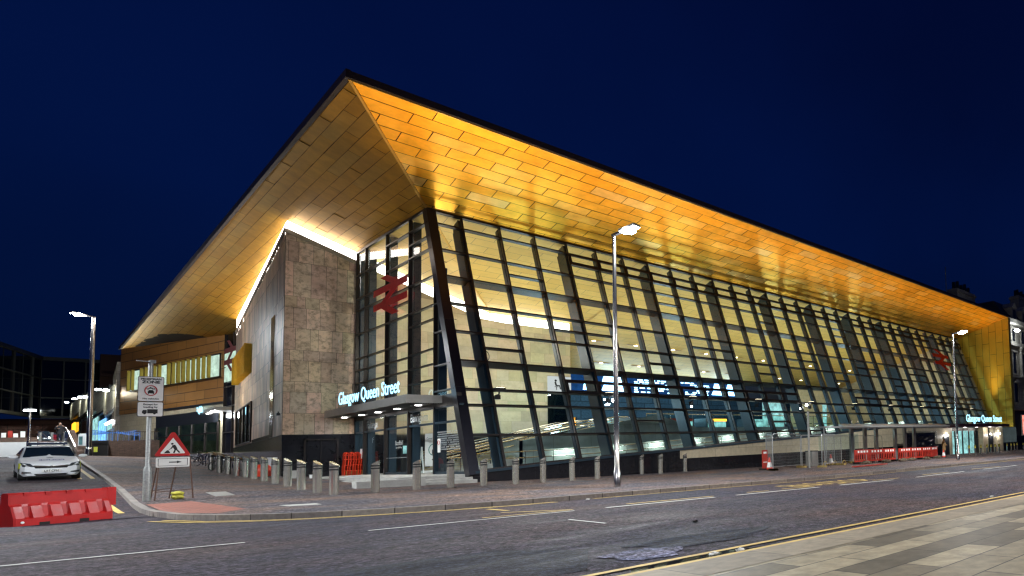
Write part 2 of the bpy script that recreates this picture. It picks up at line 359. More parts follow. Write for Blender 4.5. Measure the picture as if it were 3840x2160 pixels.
M_cove = em('cove light', (1.0, .93, .86), 8)
M_ledg = em('rail led', (.85, 1.0, .88), 16)
M_sign = em('blue white sign letters', (.38, .78, 1.0), 2.4)
M_board = em('screen white', (.30, .60, 1.0), 8)
M_boardt = em('screen text', (.5, .78, 1.0), 5)
M_amber = em('amber matrix text', (1.0, .38, .03), 5)
M_cyan = em('lit glazed room', (.45, .88, .86), .8, .7)
M_lit = em('lit office window', (.70, .95, .78), .8, .35)
M_warm = em('warm lit window', (1.0, .66, .25), 1.3, .4)

# ------------------------------------------------------------ lights helper
def lamp(kind, name, loc, power, col=(1, 1, 1), size=.1, target=None, spot=120, blend=.6, sy=None, parent=None):
    l = bpy.data.lights.new(name, kind); l.energy = power; l.color = col
    if kind == 'AREA':
        l.size = size
        if sy: l.shape = 'RECTANGLE'; l.size_y = sy
    else: l.shadow_soft_size = size
    if kind == 'SPOT': l.spot_size = math.radians(spot); l.spot_blend = blend
    o = bpy.data.objects.new(name, l); S.collection.objects.link(o); o.location = loc
    if target is not None: o.rotation_euler = (Vector(target)-Vector(loc)).to_track_quat('-Z', 'Y').to_euler()
    return o

# ============================================================ GROUND
def gridmesh(xs, ys, fz, keep=None):
    mb = MB()
    for a, b in zip(xs, xs[1:]):
        for c, d in zip(ys, ys[1:]):
            if keep and not keep((a+b)/2, (c+d)/2): continue
            mb.face([V(a, c, fz(a, c)), V(b, c, fz(b, c)), V(b, d, fz(b, d)), V(a, d, fz(a, d))], u=V(1, 0, 0))
    return mb
xs = [-300, -120, -60, -40, -10, -4, -2, 0, 3, 7, 12, 12.5, 18.7, 20, 26, 30, 40, 60, 100, 160, 400]
ys = [-200, -60, -10, 0, 5, 10, 17, 22, 28, 34, 39, 45, 50, 55, 60, 65, 70, 76, 82, 88, 110, 150, 220, 400]
struct(gridmesh(xs, ys, lambda x, y: gz(x, y, 0)-.004), 'road', M_road)
# station side pavement following the kerb
mb = MB()
Y = sorted(set(KY+[17.2, 17.6, 18.7, 19.6, 21, 23.5, 28, 27, 32, 34, 36, 42, 46, 55, 60, 66, 74, 77.4]))
for c, d in zip(Y, Y[1:]):
    cols = [7.02, 9, 12, 12.5, 15, 18.7, 22, 26, 30, 34, 40, 50, 60, 80, 100, 160]
    if c >= 34: cols = [7.02, 9, 12, 14, 18.7]
    if c >= 50: cols = [7.02, 9, 10.5, 12, 14, 20]
    A = [kx(c)+.13+(7.02-kx(c)-.13)*t for t in (0, .33, .66)]+cols; B = [kx(d)+.13+(7.02-kx(d)-.13)*t for t in (0, .33, .66)]+cols
    for i in range(len(A)-1):
        p = [(A[i], c), (A[i+1], c), (B[i+1], d), (B[i], d)]
        if abs(A[i+1]-A[i])+abs(B[i+1]-B[i]) < 1e-6: continue
        mb.face([V(x, y, gz(x, y)) for x, y in p], u=V(1, 0, 0))
struct(mb, 'pavement', M_pave)
# kerbs
def kerb(pts, name, mat, w=.14, h=.125, side=1):
    mb = MB(); L = 0; n = len(pts); P = [V(*p, 0) for p in pts]; off = []
    for i in range(n):
        t = (P[min(i+1, n-1)]-P[max(i-1, 0)]).normalized(); off.append(V(-t.y, t.x, 0)*side)
    for i in range(n-1):
        a, b = P[i], P[i+1]; l = (b-a).length
        a2, b2 = a+off[i]*w, b+off[i+1]*w
        z = lambda p, hh: V(p.x, p.y, gz(p.x, p.y, 0)+hh)
        mb.face([z(a, -.02), z(b, -.02), z(b, h), z(a, h)], uv=[(L, .1), (L+l, .1), (L+l, .25), (L, .25)])
        mb.face([z(a, h), z(b, h), z(b2, h), z(a2, h)], uv=[(L, .25), (L+l, .25), (L+l, .4), (L, .4)])
        L += l
    return struct(mb, name, mat)
def dens(pts, st=.9):
    o = [pts[0]]
    for a, b in zip(pts, pts[1:]):
        l = math.dist(a, b); k = max(1, int(l/st))
        for i in range(1, k+1): o.append((a[0]+(b[0]-a[0])*i/k, a[1]+(b[1]-a[1])*i/k))
    return o
kpts = [(kx(y), y) for y in [77.4, 70, 62, 50, 38, 34, 30, 27, 25, 23.5, 22, 21, 20.3, 19.6, 19.04, 18.7, 18.4, 18.1, 17.86, 17.6, 17.35, 17.2, 17.1]]+[(x, 17.1) for x in (8, 10, 12, 14, 18, 22, 26, 30, 34, 40, 50, 60, 80, 110, 150)]
kerb(kpts, 'kerb', M_kerb, side=1)
# near side pavement (under the camera)
struct(gridmesh([-60, -30, -10, 0, 3, 7, 12, 12.5, 18.7, 26, 40, 60, 100, 160], [-12, -6, 0, 3, 4.62], lambda x, y: gz(x, y, .022)), 'near_pavement', M_flag)
kerb([(x, 5.3) for x in [-60, -30, -10, 0, 3, 7, 12, 12.5, 18.7, 26, 40, 60, 100, 160]], 'near_kerb', M_kerbn, w=.7, h=.026, side=-1)

# markings
def ribbon(mb, pts, w, dz=.010, z0=0.0):
    pts = dens(pts, .75); P = [V(*p, 0) for p in pts]; n = len(P)
    q = []
    for i in range(n):
        t = (P[min(i+1, n-1)]-P[max(i-1, 0)]).normalized(); s = V(-t.y, t.x, 0)*w/2
        q.append((P[i]-s, P[i]+s))
    for (a, b), (c, d) in zip(q, q[1:]):
        mb.face([V(p.x, p.y, gz(p.x, p.y, z0)+dz) for p in (a, c, d, b)], u=V(1, 0, 0))
def offs(pts, d):
    P = [V(*p, 0) for p in pts]; n = len(P); o = []
    for i in range(n):
        t = (P[min(i+1, n-1)]-P[max(i-1, 0)]).normalized(); o.append((P[i].x+t.y*d, P[i].y-t.x*d))
    return o
mb = MB()
i9 = [p for p in kpts if not (p[1] < 17.2 and p[0] > 9)]; 
cut = [p for p in i9 if p[1] <= 22.5]
ribbon(mb, offs(cut, .22), .09); ribbon(mb, offs(cut, .42), .09)
side = [p for p in i9 if p[1] >= 25]
ribbon(mb, offs(side[:4], .25), .13); ribbon(mb, offs(side[:4], .62), .13)
ribbon(mb, [(1.75, 40), (1.78, 27.6)], .12); ribbon(mb, [(1.45, 40), (1.45, 29)], .12)
ribbon(mb, [(9, 16.85), (12, 16.85), (30, 16.85), (40, 16.8), (150, 16.8)], .10)
for a in (5.42, 5.74): ribbon(mb, [(-30, a), (0, a), (12, a), (40, a), (150, a)], .10)
# bus stop box
ribbon(mb, [(6.25, 16.3), (6.22, 15.2)], .1); ribbon(mb, [(5.9, 14.75), (6.9, 13.72)], .1)
for x0, x1 in ((5.2, 6.8), (8.2, 10.6), (11.9, 12.6), (13.3, 14.6), (16, 17), (18, 19.5), (21.5, 23.5), (26, 29), (33, 36), (40, 44), (48, 52)):
    ribbon(mb, [(x0, 13.82), (x1, 13.66)], .1 if x0 < 7 else .13)
struct(mb, 'yellow_road_lines', M_yell)
mb = MB()
for x0, x1 in ((-6, -.2-3), (-1.6, 2.0), (3.4, 6.75), (7.44, 10.31), (11.0, 14.3), (15.3, 18.4), (20, 24), (26, 30), (33, 38), (42, 48), (54, 62)):
    ribbon(mb, [(x0, 13.6-.035*x0 if x0 < 12 else 13.15), (x1, 13.6-.035*x1 if x1 < 12 else 13.15)], .09 if x0 < 7 else .14)
ribbon(mb, [(5.71, 11.5), (5.62, 10.1)], .05)
struct(mb, 'white_road_lines', M_white)
t = text('bus_stop_lettering', 'BUS STOP', 1.6, M_yell, None, (0, 0, 0), (1, 0, 0), (0, 1, 0), sx=1.0)
for p in t.data.vertices:
    c = p.co.copy(); x = 14.4+c.x*.62; y = 14.0+c.y*1.3; p.co = (x, y, gz(x, y, 0)+.006)
t['kind'] = 'structure'
mb = MB()
def gpatch(mb, pts, pv, dz):
    mb.face([V(x, y, gz(x, y, pv)+dz) for x, y in pts], u=V(1, 0, 0))
gpatch(mb, [(2.20, 24.5), (2.3, 22.4), (2.75, 21.3), (3.35, 22.6), (3.2, 29.4), (2.3, 29.0)], .12, .005)
struct(mb, 'brick_paving', M_tact)
mb = MB()
def blob(cx, cy, rx, ry, z, n=28, amp=.25):
    pts = []
    for k in range(n):
        a = 2*math.pi*k/n; r = 1+amp*(math.sin(3*a+1)+.6*math.sin(5*a+2)+.5*math.sin(8*a))/2
        x, y = cx+rx*r*math.cos(a), cy+ry*r*math.sin(a); pts.append(V(x, y, gz(x, y, 0)+z))
    return pts
mb.face(blob(4.05, 6.45, .42, .42, .005), u=V(1, 0, 0)); struct(mb, 'pale_road_patch', M_light)
mb = MB()
gpatch(mb, [(-1, 6.1), (3.2, 6.1), (3.9, 7.4), (3.35, 8.6), (-.3, 8.9), (-4, 8.5)], 0, .002)
mb.face(blob(5.2, 6.9, 1.0, .5, .003), u=V(1, 0, 0))
struct(mb, 'dark_road_patch', M_patch)
M_wet = pm('standing water', (.012, .014, .02), .03, spec=.8)
mb = MB(); gpatch(mb, [(3.3, 5.5), (4.5, 5.49), (5.0, 5.5), (4.7, 5.64), (4.1, 5.67), (3.4, 5.66)], 0, .004); struct(mb, 'gutter_puddle', M_wet)
# inspection covers
for i, (pts, lab) in enumerate((([(3.96, 33.4), (4.46, 33.6), (4.37, 31.28), (3.91, 31.05)], 'ribbed steel inspection cover in the pavement beside the roadworks sign'),)):
    mb = MB(); P = [V(x, y, gz(x, y)) for x, y in pts]; mb.hexa(P, [p+V(0, 0, .012) for p in P]); tag(mb.build('inspection_cover', M_galv), lab, 'manhole cover')
mb = MB(); P = [V(x, y, gz(x, y)) for x, y in ((4.05, 23.3), (4.7, 23.0), (4.62, 22.1), (4.07, 22.3))]; mb.hexa(P, [p+V(0, 0, .01) for p in P])
tag(mb.build('pavement_plate', M_conc), 'long pale concrete plate let into the pavement near the kerb', 'cover plate')

# ============================================================ STATION BUILDING
XG, KK, Z0, Y0 = 12.05, .3848, .51, 33.3
def gy(z): return Y0+KK*(z-Z0)
SN = V(0, 1, -KK).normalized()      # inward normal of the canted glass
ST = V(0, KK, 1).normalized()
def fz_(y): return 14.77-.24*(y-38.8)
def lz_(x): return 16.618-.3757*(x-7.13)
XE = 70.54
BX = [13.55+1.87*i for i in range(31)]   # mullions
def sill(x): return lerp(x, [12, 15.3, 19.2, 22.6, 28.3, 34.3, 45, 50, 80], [.52, .78, 1.0, 1.16, 1.51, 1.78, 2.4, 2.78, 2.78])
st = thing('station_building', 'station with canted glass front, stone tower and vast gold overhanging roof', 'train station', (12.05, 33.3, .1), world=True)
# soffit and roof
mb = MB(); F = lambda x, y: V(x, y, fz_(y)); L_ = lambda x, y: V(x, y, lz_(x))
def planuv(mb, pts, sw=False): mb.face(pts, uv=[(p.y, p.x) if sw else (p.x, p.y) for p in pts])
def clip(poly, reg):
    for k in range(len(reg)):
        a, b = reg[k], reg[(k+1) % len(reg)]; out = []
        ins = lambda p: (b[0]-a[0])*(p[1]-a[1])-(b[1]-a[1])*(p[0]-a[0]) >= -1e-9
        for q in range(len(poly)):
            p, r = poly[q], poly[(q+1) % len(poly)]; ip, ir = ins(p), ins(r)
            if ip: out.append(p)
            if ip != ir:
                d0 = (b[0]-a[0])*(p[1]-a[1])-(b[1]-a[1])*(p[0]-a[0]); d1 = (b[0]-a[0])*(r[1]-a[1])-(b[1]-a[1])*(r[0]-a[0]); t = d0/(d0-d1)
                out.append((p[0]+(r[0]-p[0])*t, p[1]+(r[1]-p[1])*t))
        poly = out
        if len(poly) < 3: return None
    return poly
def zsL(x, y): return lz_(x)-max(0, y-75)*.0176*max(0, 1-(x-7.13)/5)
def soffit(mb, rects, regs, zf, cols, tilt, seed):
    rnd = random.Random(seed)
    for x0, y0, x1, y1 in rects:
        k = rnd.random(); col = cols[0] if k < .45 else cols[1] if k < .8 else cols[2] if k < .93 else cols[3]
        q_ = rnd.uniform(.93, 1.06); col = tuple(c*q_ for c in col); cx, cy = (x0+x1)/2, (y0+y1)/2; tx, ty, dz = rnd.gauss(0, tilt), rnd.gauss(0, tilt), rnd.uniform(0, .008)
        for rg in regs:
            p = clip([(x0, y0), (x1, y0), (x1, y1), (x0, y1)], rg)
            if p: mb.face([V(x, y, zf(x, y)+tx*(x-cx)+ty*(y-cy)-dz) for x, y in p], u=V(1, 0, 0)); mb.tone.append(col)
GOLD = panelmat('gold anodised panels', .42, (.50, .26, .05), .62, .9, .03, 0, 1.2); GOLD.node_tree.nodes['Principled BSDF'].inputs['Metallic'].default_value = .80; GOLD.node_tree.nodes['Principled BSDF'].inputs['Specular IOR Level'].default_value = .15
M_gap = pm('panel joint shadow', (.02, .012, .006), .8)  # dark backing that shows through the gaps between soffit panels
ysr = [31.12, 31.8]+[31.8+.735*k for k in range(1, 10)]+[38.78]; rc = []
for r in range(len(ysr)-1):
    x = 6.58+(.93 if r % 2 else 0)
    if r == 0: x = 6.3
    st_w = 1.87 if r else 3.74
    while x < XE: rc.append((max(x, 6.6)+.018, ysr[r]+.018, min(x+st_w, XE)-.018, ysr[r+1]-.018)); x += st_w
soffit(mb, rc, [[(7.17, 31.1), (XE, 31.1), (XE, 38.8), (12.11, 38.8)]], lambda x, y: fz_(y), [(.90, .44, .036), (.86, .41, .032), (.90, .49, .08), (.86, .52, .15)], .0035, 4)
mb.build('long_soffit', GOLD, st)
mb = MB(); planuv(mb, [F(7.13, 31.1)+V(0, 0, .04), F(XE, 31.1)+V(0, 0, .04), F(XE, 38.8)+V(0, 0, .04), F(12.05, 38.8)+V(0, 0, .04)]); mb.build('soffit_backing', M_gap, st)
mb = MB(); rc = []; xr_ = [7.15, 7.55]+[7.55+.47*k for k in range(1, 12)]
for r in range(len(xr_)-1):
    y = 28.6+(1.7 if r % 2 else 0)-(3.43 if r % 3 == 1 else 0)
    while y < 118: rc.append((xr_[r]+.008, y+.012, xr_[r+1]-.008, y+3.418)); y += 3.43
LR = [[(7.13, 31.15), (12.05, 38.86), (12.05, 50.3), (7.13, 50.3)], [(7.13, 50.3), (12.5, 50.3), (12.9, 75), (7.13, 75)], [(7.13, 75), (12.9, 75), (12.9, 83.2), (11.95, 91.4)], [(7.13, 75), (11.95, 91.4), (7.13, 117.2)]]
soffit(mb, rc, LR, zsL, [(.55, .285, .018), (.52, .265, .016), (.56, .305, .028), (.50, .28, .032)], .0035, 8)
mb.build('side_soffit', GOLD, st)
mb = MB()
for rg in LR: mb.face([V(x, y, zsL(x, y)+.05) for x, y in rg])
mb.build('side_soffit_backing', M_gap, st)
mb = MB(); planuv(mb, [F(12.05, 38.8), F(26, 38.8), F(26, 61), F(26.4, 61.2)]); 
planuv(mb, [F(26, 38.8), F(XE, 38.8), F(XE, 61.2), F(26, 61.2)]); mb.build('ceiling', M_ceil, st)
mb = MB(); planuv(mb, [L_(12.05, 38.8), L_(26.4, 61.2), L_(12.05, 61.2)], True); mb.build('side_ceiling', M_ceil, st)
mb = MB()
mb.box(7.13, 30.98, 16.62, XE+.6, 31.1, 16.92)
mb.hexa([V(6.98, 30.95, 16.6), V(7.13, 30.95, 16.6), V(7.13, 117.3, 15.86), V(6.98, 117.3, 15.86)], [V(6.98, 30.95, 16.94), V(7.13, 30.95, 16.94), V(7.13, 117.3, 16.2), V(6.98, 117.3, 16.2)])
mb.face([V(7.0, 31, 16.93), V(XE+.6, 31, 16.93), V(XE+.6, 90, 16.93), V(12, 92, 16.93), V(7.0, 117.3, 16.18)])
mb.build('roof_edge', M_fascia, st)
mb = MB(); mb.bar(F(7.13, 31.1)-V(0, 0, .02), V(12.05, 38.8, 14.75), .10, .05); mb.bar(V(7.13, 31.12, 16.6), V(XE, 31.12, 16.6), .05, .05); mb.build('hip_trim', M_trim, st)
mb = MB(); mb.bar(V(12.05, 38.8, 14.74), V(26.4, 61.2, 9.37), .08, .04); mb.build('ceiling_trim', M_trim, st)
# end wall in gold
mb = MB()
pts = [V(XE, 31.1, 2.42), V(XE, gy(2.42), 2.42), V(XE, 61, 2.42), V(XE, 61.2, fz_(61.2)), V(XE, 38.8, 14.77), V(XE, 31.1, 16.6)]
pts = [V(XE, 31.1, 2.42), V(XE, gy(2.42), 2.42), V(XE, 38.8, 14.77), V(XE, 31.1, 16.6)]
mb.face(pts, uv=[(p.y, p.z) for p in pts]); mb.box(XE, 31.1, 2.42, XE+.6, 31.11, 16.6)
mb.box(XE+.1, 31.2, 2.42, XE+.6, 60, 16.5); mb.build('gold_end_wall', M_goldE, st)
mb = MB(); mb.face([V(XE, gy(2.42), 2.42), V(XE, 61, 2.42), V(XE, 61.2, fz_(61.2)), V(XE, 38.8, 14.77)]); mb.build('inner_end_wall', M_stoneI, st)

# canted glazing bays
rows_main = [14.72, 13.97, 12.42, 10.88, 9.33, 7.79, 6.2, 4.7, 3.88, 2.33]
edges = [XG+.25]+BX+[XE-.05]
random.seed(3)
def P_(x, z, off=0.0): return V(x, gy(z), z)+SN*off
for i in range(len(edges)-1):
    a, b = edges[i], edges[i+1]; s0 = max(sill(a), sill(b)); rows = [z for z in rows_main if z > s0+.25]
    if i >= 4 and i % 9 not in (0,): rows.append(13.25)
    k = (i*7) % 5
    if k in (1, 3): rows.append(8.56)
    if k in (2,): rows.append(7.0)
    if 3 <= i <= 12 or 17 <= i <= 29: rows.append(5.45)
    if k == 4: rows.append(11.65)
    if i in (0, 1, 2, 5, 8, 9): rows.append(13.25 if i > 3 else 13.97)
    if i % 6 == 5 and s0 < 2.9: rows.append(3.1)
    rows = sorted(set(rows), reverse=True)
    g = MB(); zs = rows+[None]
    top = rows[0]
    for z1, z0 in zip(zs, zs[1:]):
        if z0 is None: g.face([P_(a, sill(a), .02), P_(b, sill(b), .02), P_(b, z1, .02), P_(a, z1, .02)])
        else: g.face([P_(a, z0, .02), P_(b, z0, .02), P_(b, z1, .02), P_(a, z1, .02)])
    gl = g.build('glazing_bay', M_glass, st)
    for z in rows:
        t = MB(); w = .085 if z not in (14.72,) else .14
        t.bar(P_(a, z, -.02), P_(b, z, -.02), .14, w, up=ST)
        if z in (10.88, 6.2): t.bar(P_(a, z, .30), P_(b, z, .30), .50, .10, up=ST)
        else: t.bar(P_(a, z, .08), P_(b, z, .08), .12, .06, up=ST)
        t.build('transom', M_frame, gl)
    t = MB(); t.bar(P_(a, sill(a)+.03), P_(b, sill(b)+.03), .3, .1, up=ST); t.build('bottom_rail', M_frame, gl)
    def opener(zb_, zt_):
        t = MB()
        for zz in (zb_, zt_): t.bar(P_(a+.06, zz, -.07), P_(b-.06, zz, -.07), .08, .09, up=ST)
        for xx in (a+.09, b-.09): t.bar(P_(xx, zb_-.05, -.07), P_(xx, zt_+.05, -.07), .08, .08, up=SN)
        t.build('opening_window_frame', M_frame, gl)
    if 13.25 in rows and 13.97 in rows and i > 3: opener(13.36, 13.86)
    if 5.45 in rows: opener(4.8, 5.35)
for i, x in enumerate(BX):
    m = MB(); m.bar(P_(x, sill(x)), P_(x, 14.74), .075, .16, up=SN); m.build('mullion', M_frame, st)
    wide = (i % 3 == 0)
    m = MB(); d = .72 if wide else .28; w = .26 if wide else .11
    m.bar(P_(x+.0, sill(x)-.1, .12+d/2), P_(x+.0, 14.6, .12+d/2), w, d, up=SN)
    if wide: m.bar(P_(x+.0, sill(x)-.1, .12+d+.18), P_(x+.0, 14.4, .12+d+.18), .10, .25, up=SN)
    m.build('fin_column', M_fin, st)
# corner column
mb = MB(); cp = lambda x, z, off: V(x, gy(z), z)+SN*off
q = [(-.11, -.16), (.31, -.16), (.31, .12), (.0, .36), (-.11, .36)]
mb.loft([[cp(XG+a, .40, b) for a, b in q], [cp(XG+a, 14.80, b) for a, b in q]]); mb.build('corner_column', M_col, st)
mb = MB()
for z in (4.75, 8.35, 11.6): mb.bar(cp(XG-.14, z, -.165), cp(XG+.42, z, -.165), .012, .03, up=ST)
mb.build('column_joint', M_blkp, st)
# base: black plinth, beige band
def bandwall(mb, x0, x1, zb, zt, y=33.2, n=12):
    for k in range(n):
        a, b = x0+(x1-x0)*k/n, x0+(x1-x0)*(k+1)/n
        mb.face([V(a, y, zb(a)), V(b, y, zb(b)), V(b, y, zt(b)), V(a, y, zt(a))])
mb = MB(); bandwall(mb, 12.0, 23.3, lambda x: gz(x, 33)-.2, lambda x: min(sill(x), 99)); bandwall(mb, 23.3, 57, lambda x: gz(x, 33)-.2, lambda x: .66)
mb.face([V(12, 33.2, -.1), V(12, 36, -.1), V(12, 36, .5), V(12, 33.2, .5)][::-1]); mb.build('black_plinth', M_blk, st)
mb = MB(); bandwall(mb, 23.3, 57, lambda x: .66, lambda x: sill(x)); 
for k in range(12):
    a, b = 12+45*k/12, 12+45*(k+1)/12; mb.face([V(a, 33.2, sill(a)), V(b, 33.2, sill(b)), V(b, 34.3, sill(b)+.01), V(a, 34.3, sill(a)+.01)])
mb.build('beige_wall', M_beige, st)
mb = MB(); mb.bar(V(12.2, 33.22, sill(12.2)+.02), V(19.2, 33.22, sill(19.2)+.02), .2, .12); mb.bar(V(19.2, 33.22, 1.02), V(34.3, 33.22, 1.8), .2, .12); mb.bar(V(34.3, 33.22, 1.8), V(50, 33.22, 2.8), .2, .12); mb.build('sill_flashing', M_fin, st)

# left glazed wall (x = 12.05)
ML = [50.2, 48.5, 44.78, 41.1, 37.5]
bays = [(50.2, 48.5, [13.17, 11.65, 10.88, 9.36, 7.8, 7.05, 6.24]), (48.5, 44.78, [13.18, 11.63, 10.88, 9.34, 7.8, 7.03, 6.22]),
        (44.78, 41.1, [13.95, 12.40, 11.6, 10.88, 10.1, 9.33, 7.8, 6.94, 6.2]), (41.1, 37.5, [13.95, 13.16, 12.43, 10.88, 9.33, 8.58, 7.02, 6.22, 5.4])]
def ylow(z): return gy(z)
for j, (a, b, rows) in enumerate(bays+[(37.5, None, [10.88, 9.32, 7.8, 6.06, 4.73])]):
    g = MB(); t = MB()
    if b is None:
        zt = Z0+(37.5-Y0)/KK; g.face([V(XG, 37.5, 3.15), V(XG, ylow(3.15), 3.15), V(XG, 37.5, zt)])
        ends = [(37.5, ylow(z), z) for z in rows]
    else:
        ztop = 14.72
        if b < 38.8:
            g.face([V(XG, a, 3.93), V(XG, b, 3.93), V(XG, b, Z0+(b-Y0)/KK), V(XG, 38.75, 14.7), V(XG, a, 14.7)])
        else: g.face([V(XG, a, 3.93), V(XG, b, 3.93), V(XG, b, ztop), V(XG, a, ztop)])
        ends = [(a, max(b, ylow(z)), z) for z in rows]
    gl = g.build('side_glazing_bay', M_glasss, st)
    for e0, e1, z in ends: t = MB(); t.bar(V(XG-.04, e0, z), V(XG-.04, e1, z), .16, .07); t.build('transom', M_frame, gl)
for y in ML:
    m = MB(); zt = min(14.7, Z0+(y-Y0)/KK); m.bar(V(XG-.03, y, .5), V(XG-.03, y, zt), .09, .16, up=(1, 0, 0)); m.build('side_mullion', M_frame, st)
    m = MB(); m.bar(V(XG+.26, y, .5), V(XG+.26, y, zt-.1), .22, .34, up=(1, 0, 0)); m.build('side_fin_column', M_fin, st)
mb = MB(); mb.bar(V(XG-.05, 50.3, 14.72), V(XG-.05, 38.8, 14.76), .1, .16); mb.build('head_rail', M_frame, st)
mb = MB(); mb.box(XG-.1, 34.6, 3.93, XG+.1, 50.3, 4.5); mb.build('canopy_beam', M_frame, st)
# entrance screen
mb = MB(); mb.box(XG-.06, 34.4, 3.06, XG+.06, 50.2, 3.16); mb.box(XG-.06, 34.2, 3.86, XG+.06, 50.2, 3.95)
for y in (50.2, 48.6, 44.9, 41.2, 37.5): mb.box(XG-.08, y-.08, .5, XG+.12, y+.08, 3.9)
mb.box(XG-.05, 44.9, .5, XG+.05, 41.2, .62); mb.box(XG-.05, 37.5, .5, XG+.05, 33.6, .62); mb.build('door_frame', M_fin, st)
mb = MB()
for a, b, z0, z1 in ((50.2, 48.6, .5, 3.1), (44.9, 41.2, .6, 3.1), (37.5, 33.9, .6, 3.1), (50.2, 48.6, 3.15, 3.88), (48.6, 44.9, 3.15, 3.88), (44.9, 41.2, 3.15, 3.88), (41.2, 37.5, 3.15, 3.88), (37.5, 34.8, 3.15, 3.88)):
    mb.face([V(XG, a, z0), V(XG, b, z0), V(XG, b, z1), V(XG, a, z1)])
mb.build('entrance_glass', M_glasss, st)
mb = MB()
for y0, y1 in ((47.9, 47.0), (40.4, 39.9)): mb.box(XG+.18, min(y0, y1), .55, XG+.22, max(y0, y1), 3.0)
mb.build('sliding_door', M_glasss, st)
M_frit = pm('frosted lettering', (.5, .54, .55), .6)
text('welcome_lettering', 'Fàilte gu', .62, M_frit, st, (XG-.02, 48.2, 3.32), (0, -1, 0), (0, 0, 1), sx=.95)
text('name_lettering', 'Banrighinn', .66, M_frit, st, (XG-.02, 41.0, 3.32), (0, -1, 0), (0, 0, 1), sx=.9)
text('operator_lettering', 'ScotRail', .36, M_signw, st, (XG-.02, 43.3, 2.15), (0, -1, 0), (0, 0, 1))
text('operator_lettering', "Scotland's Railway", .13, M_signw, st, (XG-.02, 43.2, 1.97), (0, -1, 0), (0, 0, 1))
mb = MB()
for r_ in range(9):
    for c_ in range(24):
        y = 37.2-c_*.13-(r_ % 2)*.065; z = 1.75+r_*.11
        if y > gy(z)+.15 and random.random() < .9: mb.face([V(XG-.012, y+.035*math.cos(t_*1.047), z+.035*math.sin(t_*1.047)) for t_ in range(6)])
for c_ in range(50): mb.box(XG-.014, 44.7-c_*.07, 1.42, XG-.010, 44.67-c_*.07, 1.45)
mb.build('glass_dots', M_frit, st)
mb = MB(); mb.box(XG-.02, 37.2, 1.6, XG-.01, 36.85, 2.3); mb.box(XG-.02, 49.4, 1.5, XG-.01, 49.05, 2.1); nt_ = mb.build('notice', M_signw, st)
ring = MB(); ring.tube([V(XG-.03, 37.03+.11*math.cos(a), 2.1+.11*math.sin(a)) for a in [k*.524 for k in range(12)]], .012, 4, closed=True); r_ = ring.build('notice_ring', M_signr, nt_); r_.location = (0, 0, 0)
# canopy
mb = MB(); mb.box(10.5, 36.37, 4.07, 12.0, 49.9, 4.47); mb.build('canopy', M_alu, st)
mb = MB()
for k in range(14): mb.box(10.6+k*.1, 36.45, 4.045, 10.64+k*.1, 49.8, 4.07)
mb.build('canopy_slats', M_frame, st)
M_dl = em('downlight', (1, .98, .95), 18)
dl = [(11.35, 37.6), (11.35, 40.6), (11.35, 43.6), (11.35, 46.4), (11.2, 49.0)]
for x, y in dl: MB().lathe((x, y, 4.02), [(.13, 0), (.13, .04)], 12).build('canopy_downlight', M_dl, st)
for x, y in dl: lamp('SPOT', 'canopy_light', (x, y, 4.0), 170, (.95, .97, 1.0), .08, (x, y, 0), 140, .8)
text('sign_lettering', 'Glasgow Queen Street', 1.04, M_sign, st, (10.55, 47.35, 4.66), (0, -1, 0), (0, 0, 1), ext=.02, off=.0, sx=1.03)
mb = MB()
for k in range(44): mb.box(10.54, 47.3-k*.215, 4.47, 10.56, 47.31-k*.215, 4.72)
mb.build('sign_posts', M_frame, st)
# steps and threshold at the entrance
mb = MB(); mb.box(9.4, 33.6, -.2, 12.0, 50.3, .49); mb.build('threshold', M_conc, st)
mb = MB(); mb.box(8.95, 33.5, -.2, 9.4, 49, .36); mb.box(8.6, 33.4, -.2, 8.95, 36, .24); mb.box(9.9, 32.9, -.2, 12.0, 33.6, .36); mb.box(9.9, 32.4, -.2, 12.0, 32.9, .25); mb.build('entrance_steps', M_conc, st)
mb = MB(); mb.box(7.67, 31.9, -.2, 9.9, 32.5, .47); tag(mb.build('low_wall', M_conc), 'low pale granite block wall in front of the entrance steps', 'wall')

# stone tower
TP = [(8.8, 50.3), (11.4, 82.7)]
mb = MB()
def wallq(mb, x0, y0, x1, y1, z0, z1, z0b=None, z1b=None):
    mb.face([V(x0, y0, z0), V(x1, y1, z0b if z0b is not None else z0), V(x1, y1, z1b if z1b is not None else z1), V(x0, y0, z1)])
wallq(mb, 8.8, 50.33, 12.0, 50.33, 3.06, 15.3, None, 14.0); mb.build('stone_backing', M_dark, st)
mb = MB(); CZ = [15.45, 14.77, 13.52, 11.41, 10.72, 9.49, 8.16, 7.52, 6.25, 5.62, 4.35, 3.07]
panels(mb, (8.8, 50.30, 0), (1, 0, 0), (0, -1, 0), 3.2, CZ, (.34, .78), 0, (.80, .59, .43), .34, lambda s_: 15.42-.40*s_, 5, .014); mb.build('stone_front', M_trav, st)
mb = MB(); mb.bar(V(8.76, 50.26, 15.36), V(12.0, 50.26, 14.08), .06, .26); mb.bar(V(8.76, 50.26, 15.36), V(11.35, 82.6, lz_(11.4)-1.2), .06, .30); mb.build('cove_lip', M_trim2, st)
mb = MB(); wallq(mb, 11.4, 82.7, 8.83, 50.33, 3.06, lz_(11.4)-1.25, None, 15.25); mb.build('side_backing', M_dark, st)
mb = MB(); panels(mb, (8.8, 50.3, 0), (2.6, 32.4, 0), (-.99, .08, 0), 32.5, CZ, (.5, 1.3), 0, (.66, .45, .29), .5, lambda s_: 15.34-(15.34-lz_(11.4)+1.3)*s_/32.5, 9, .03); mb.build('stone_side', M_travS, st)
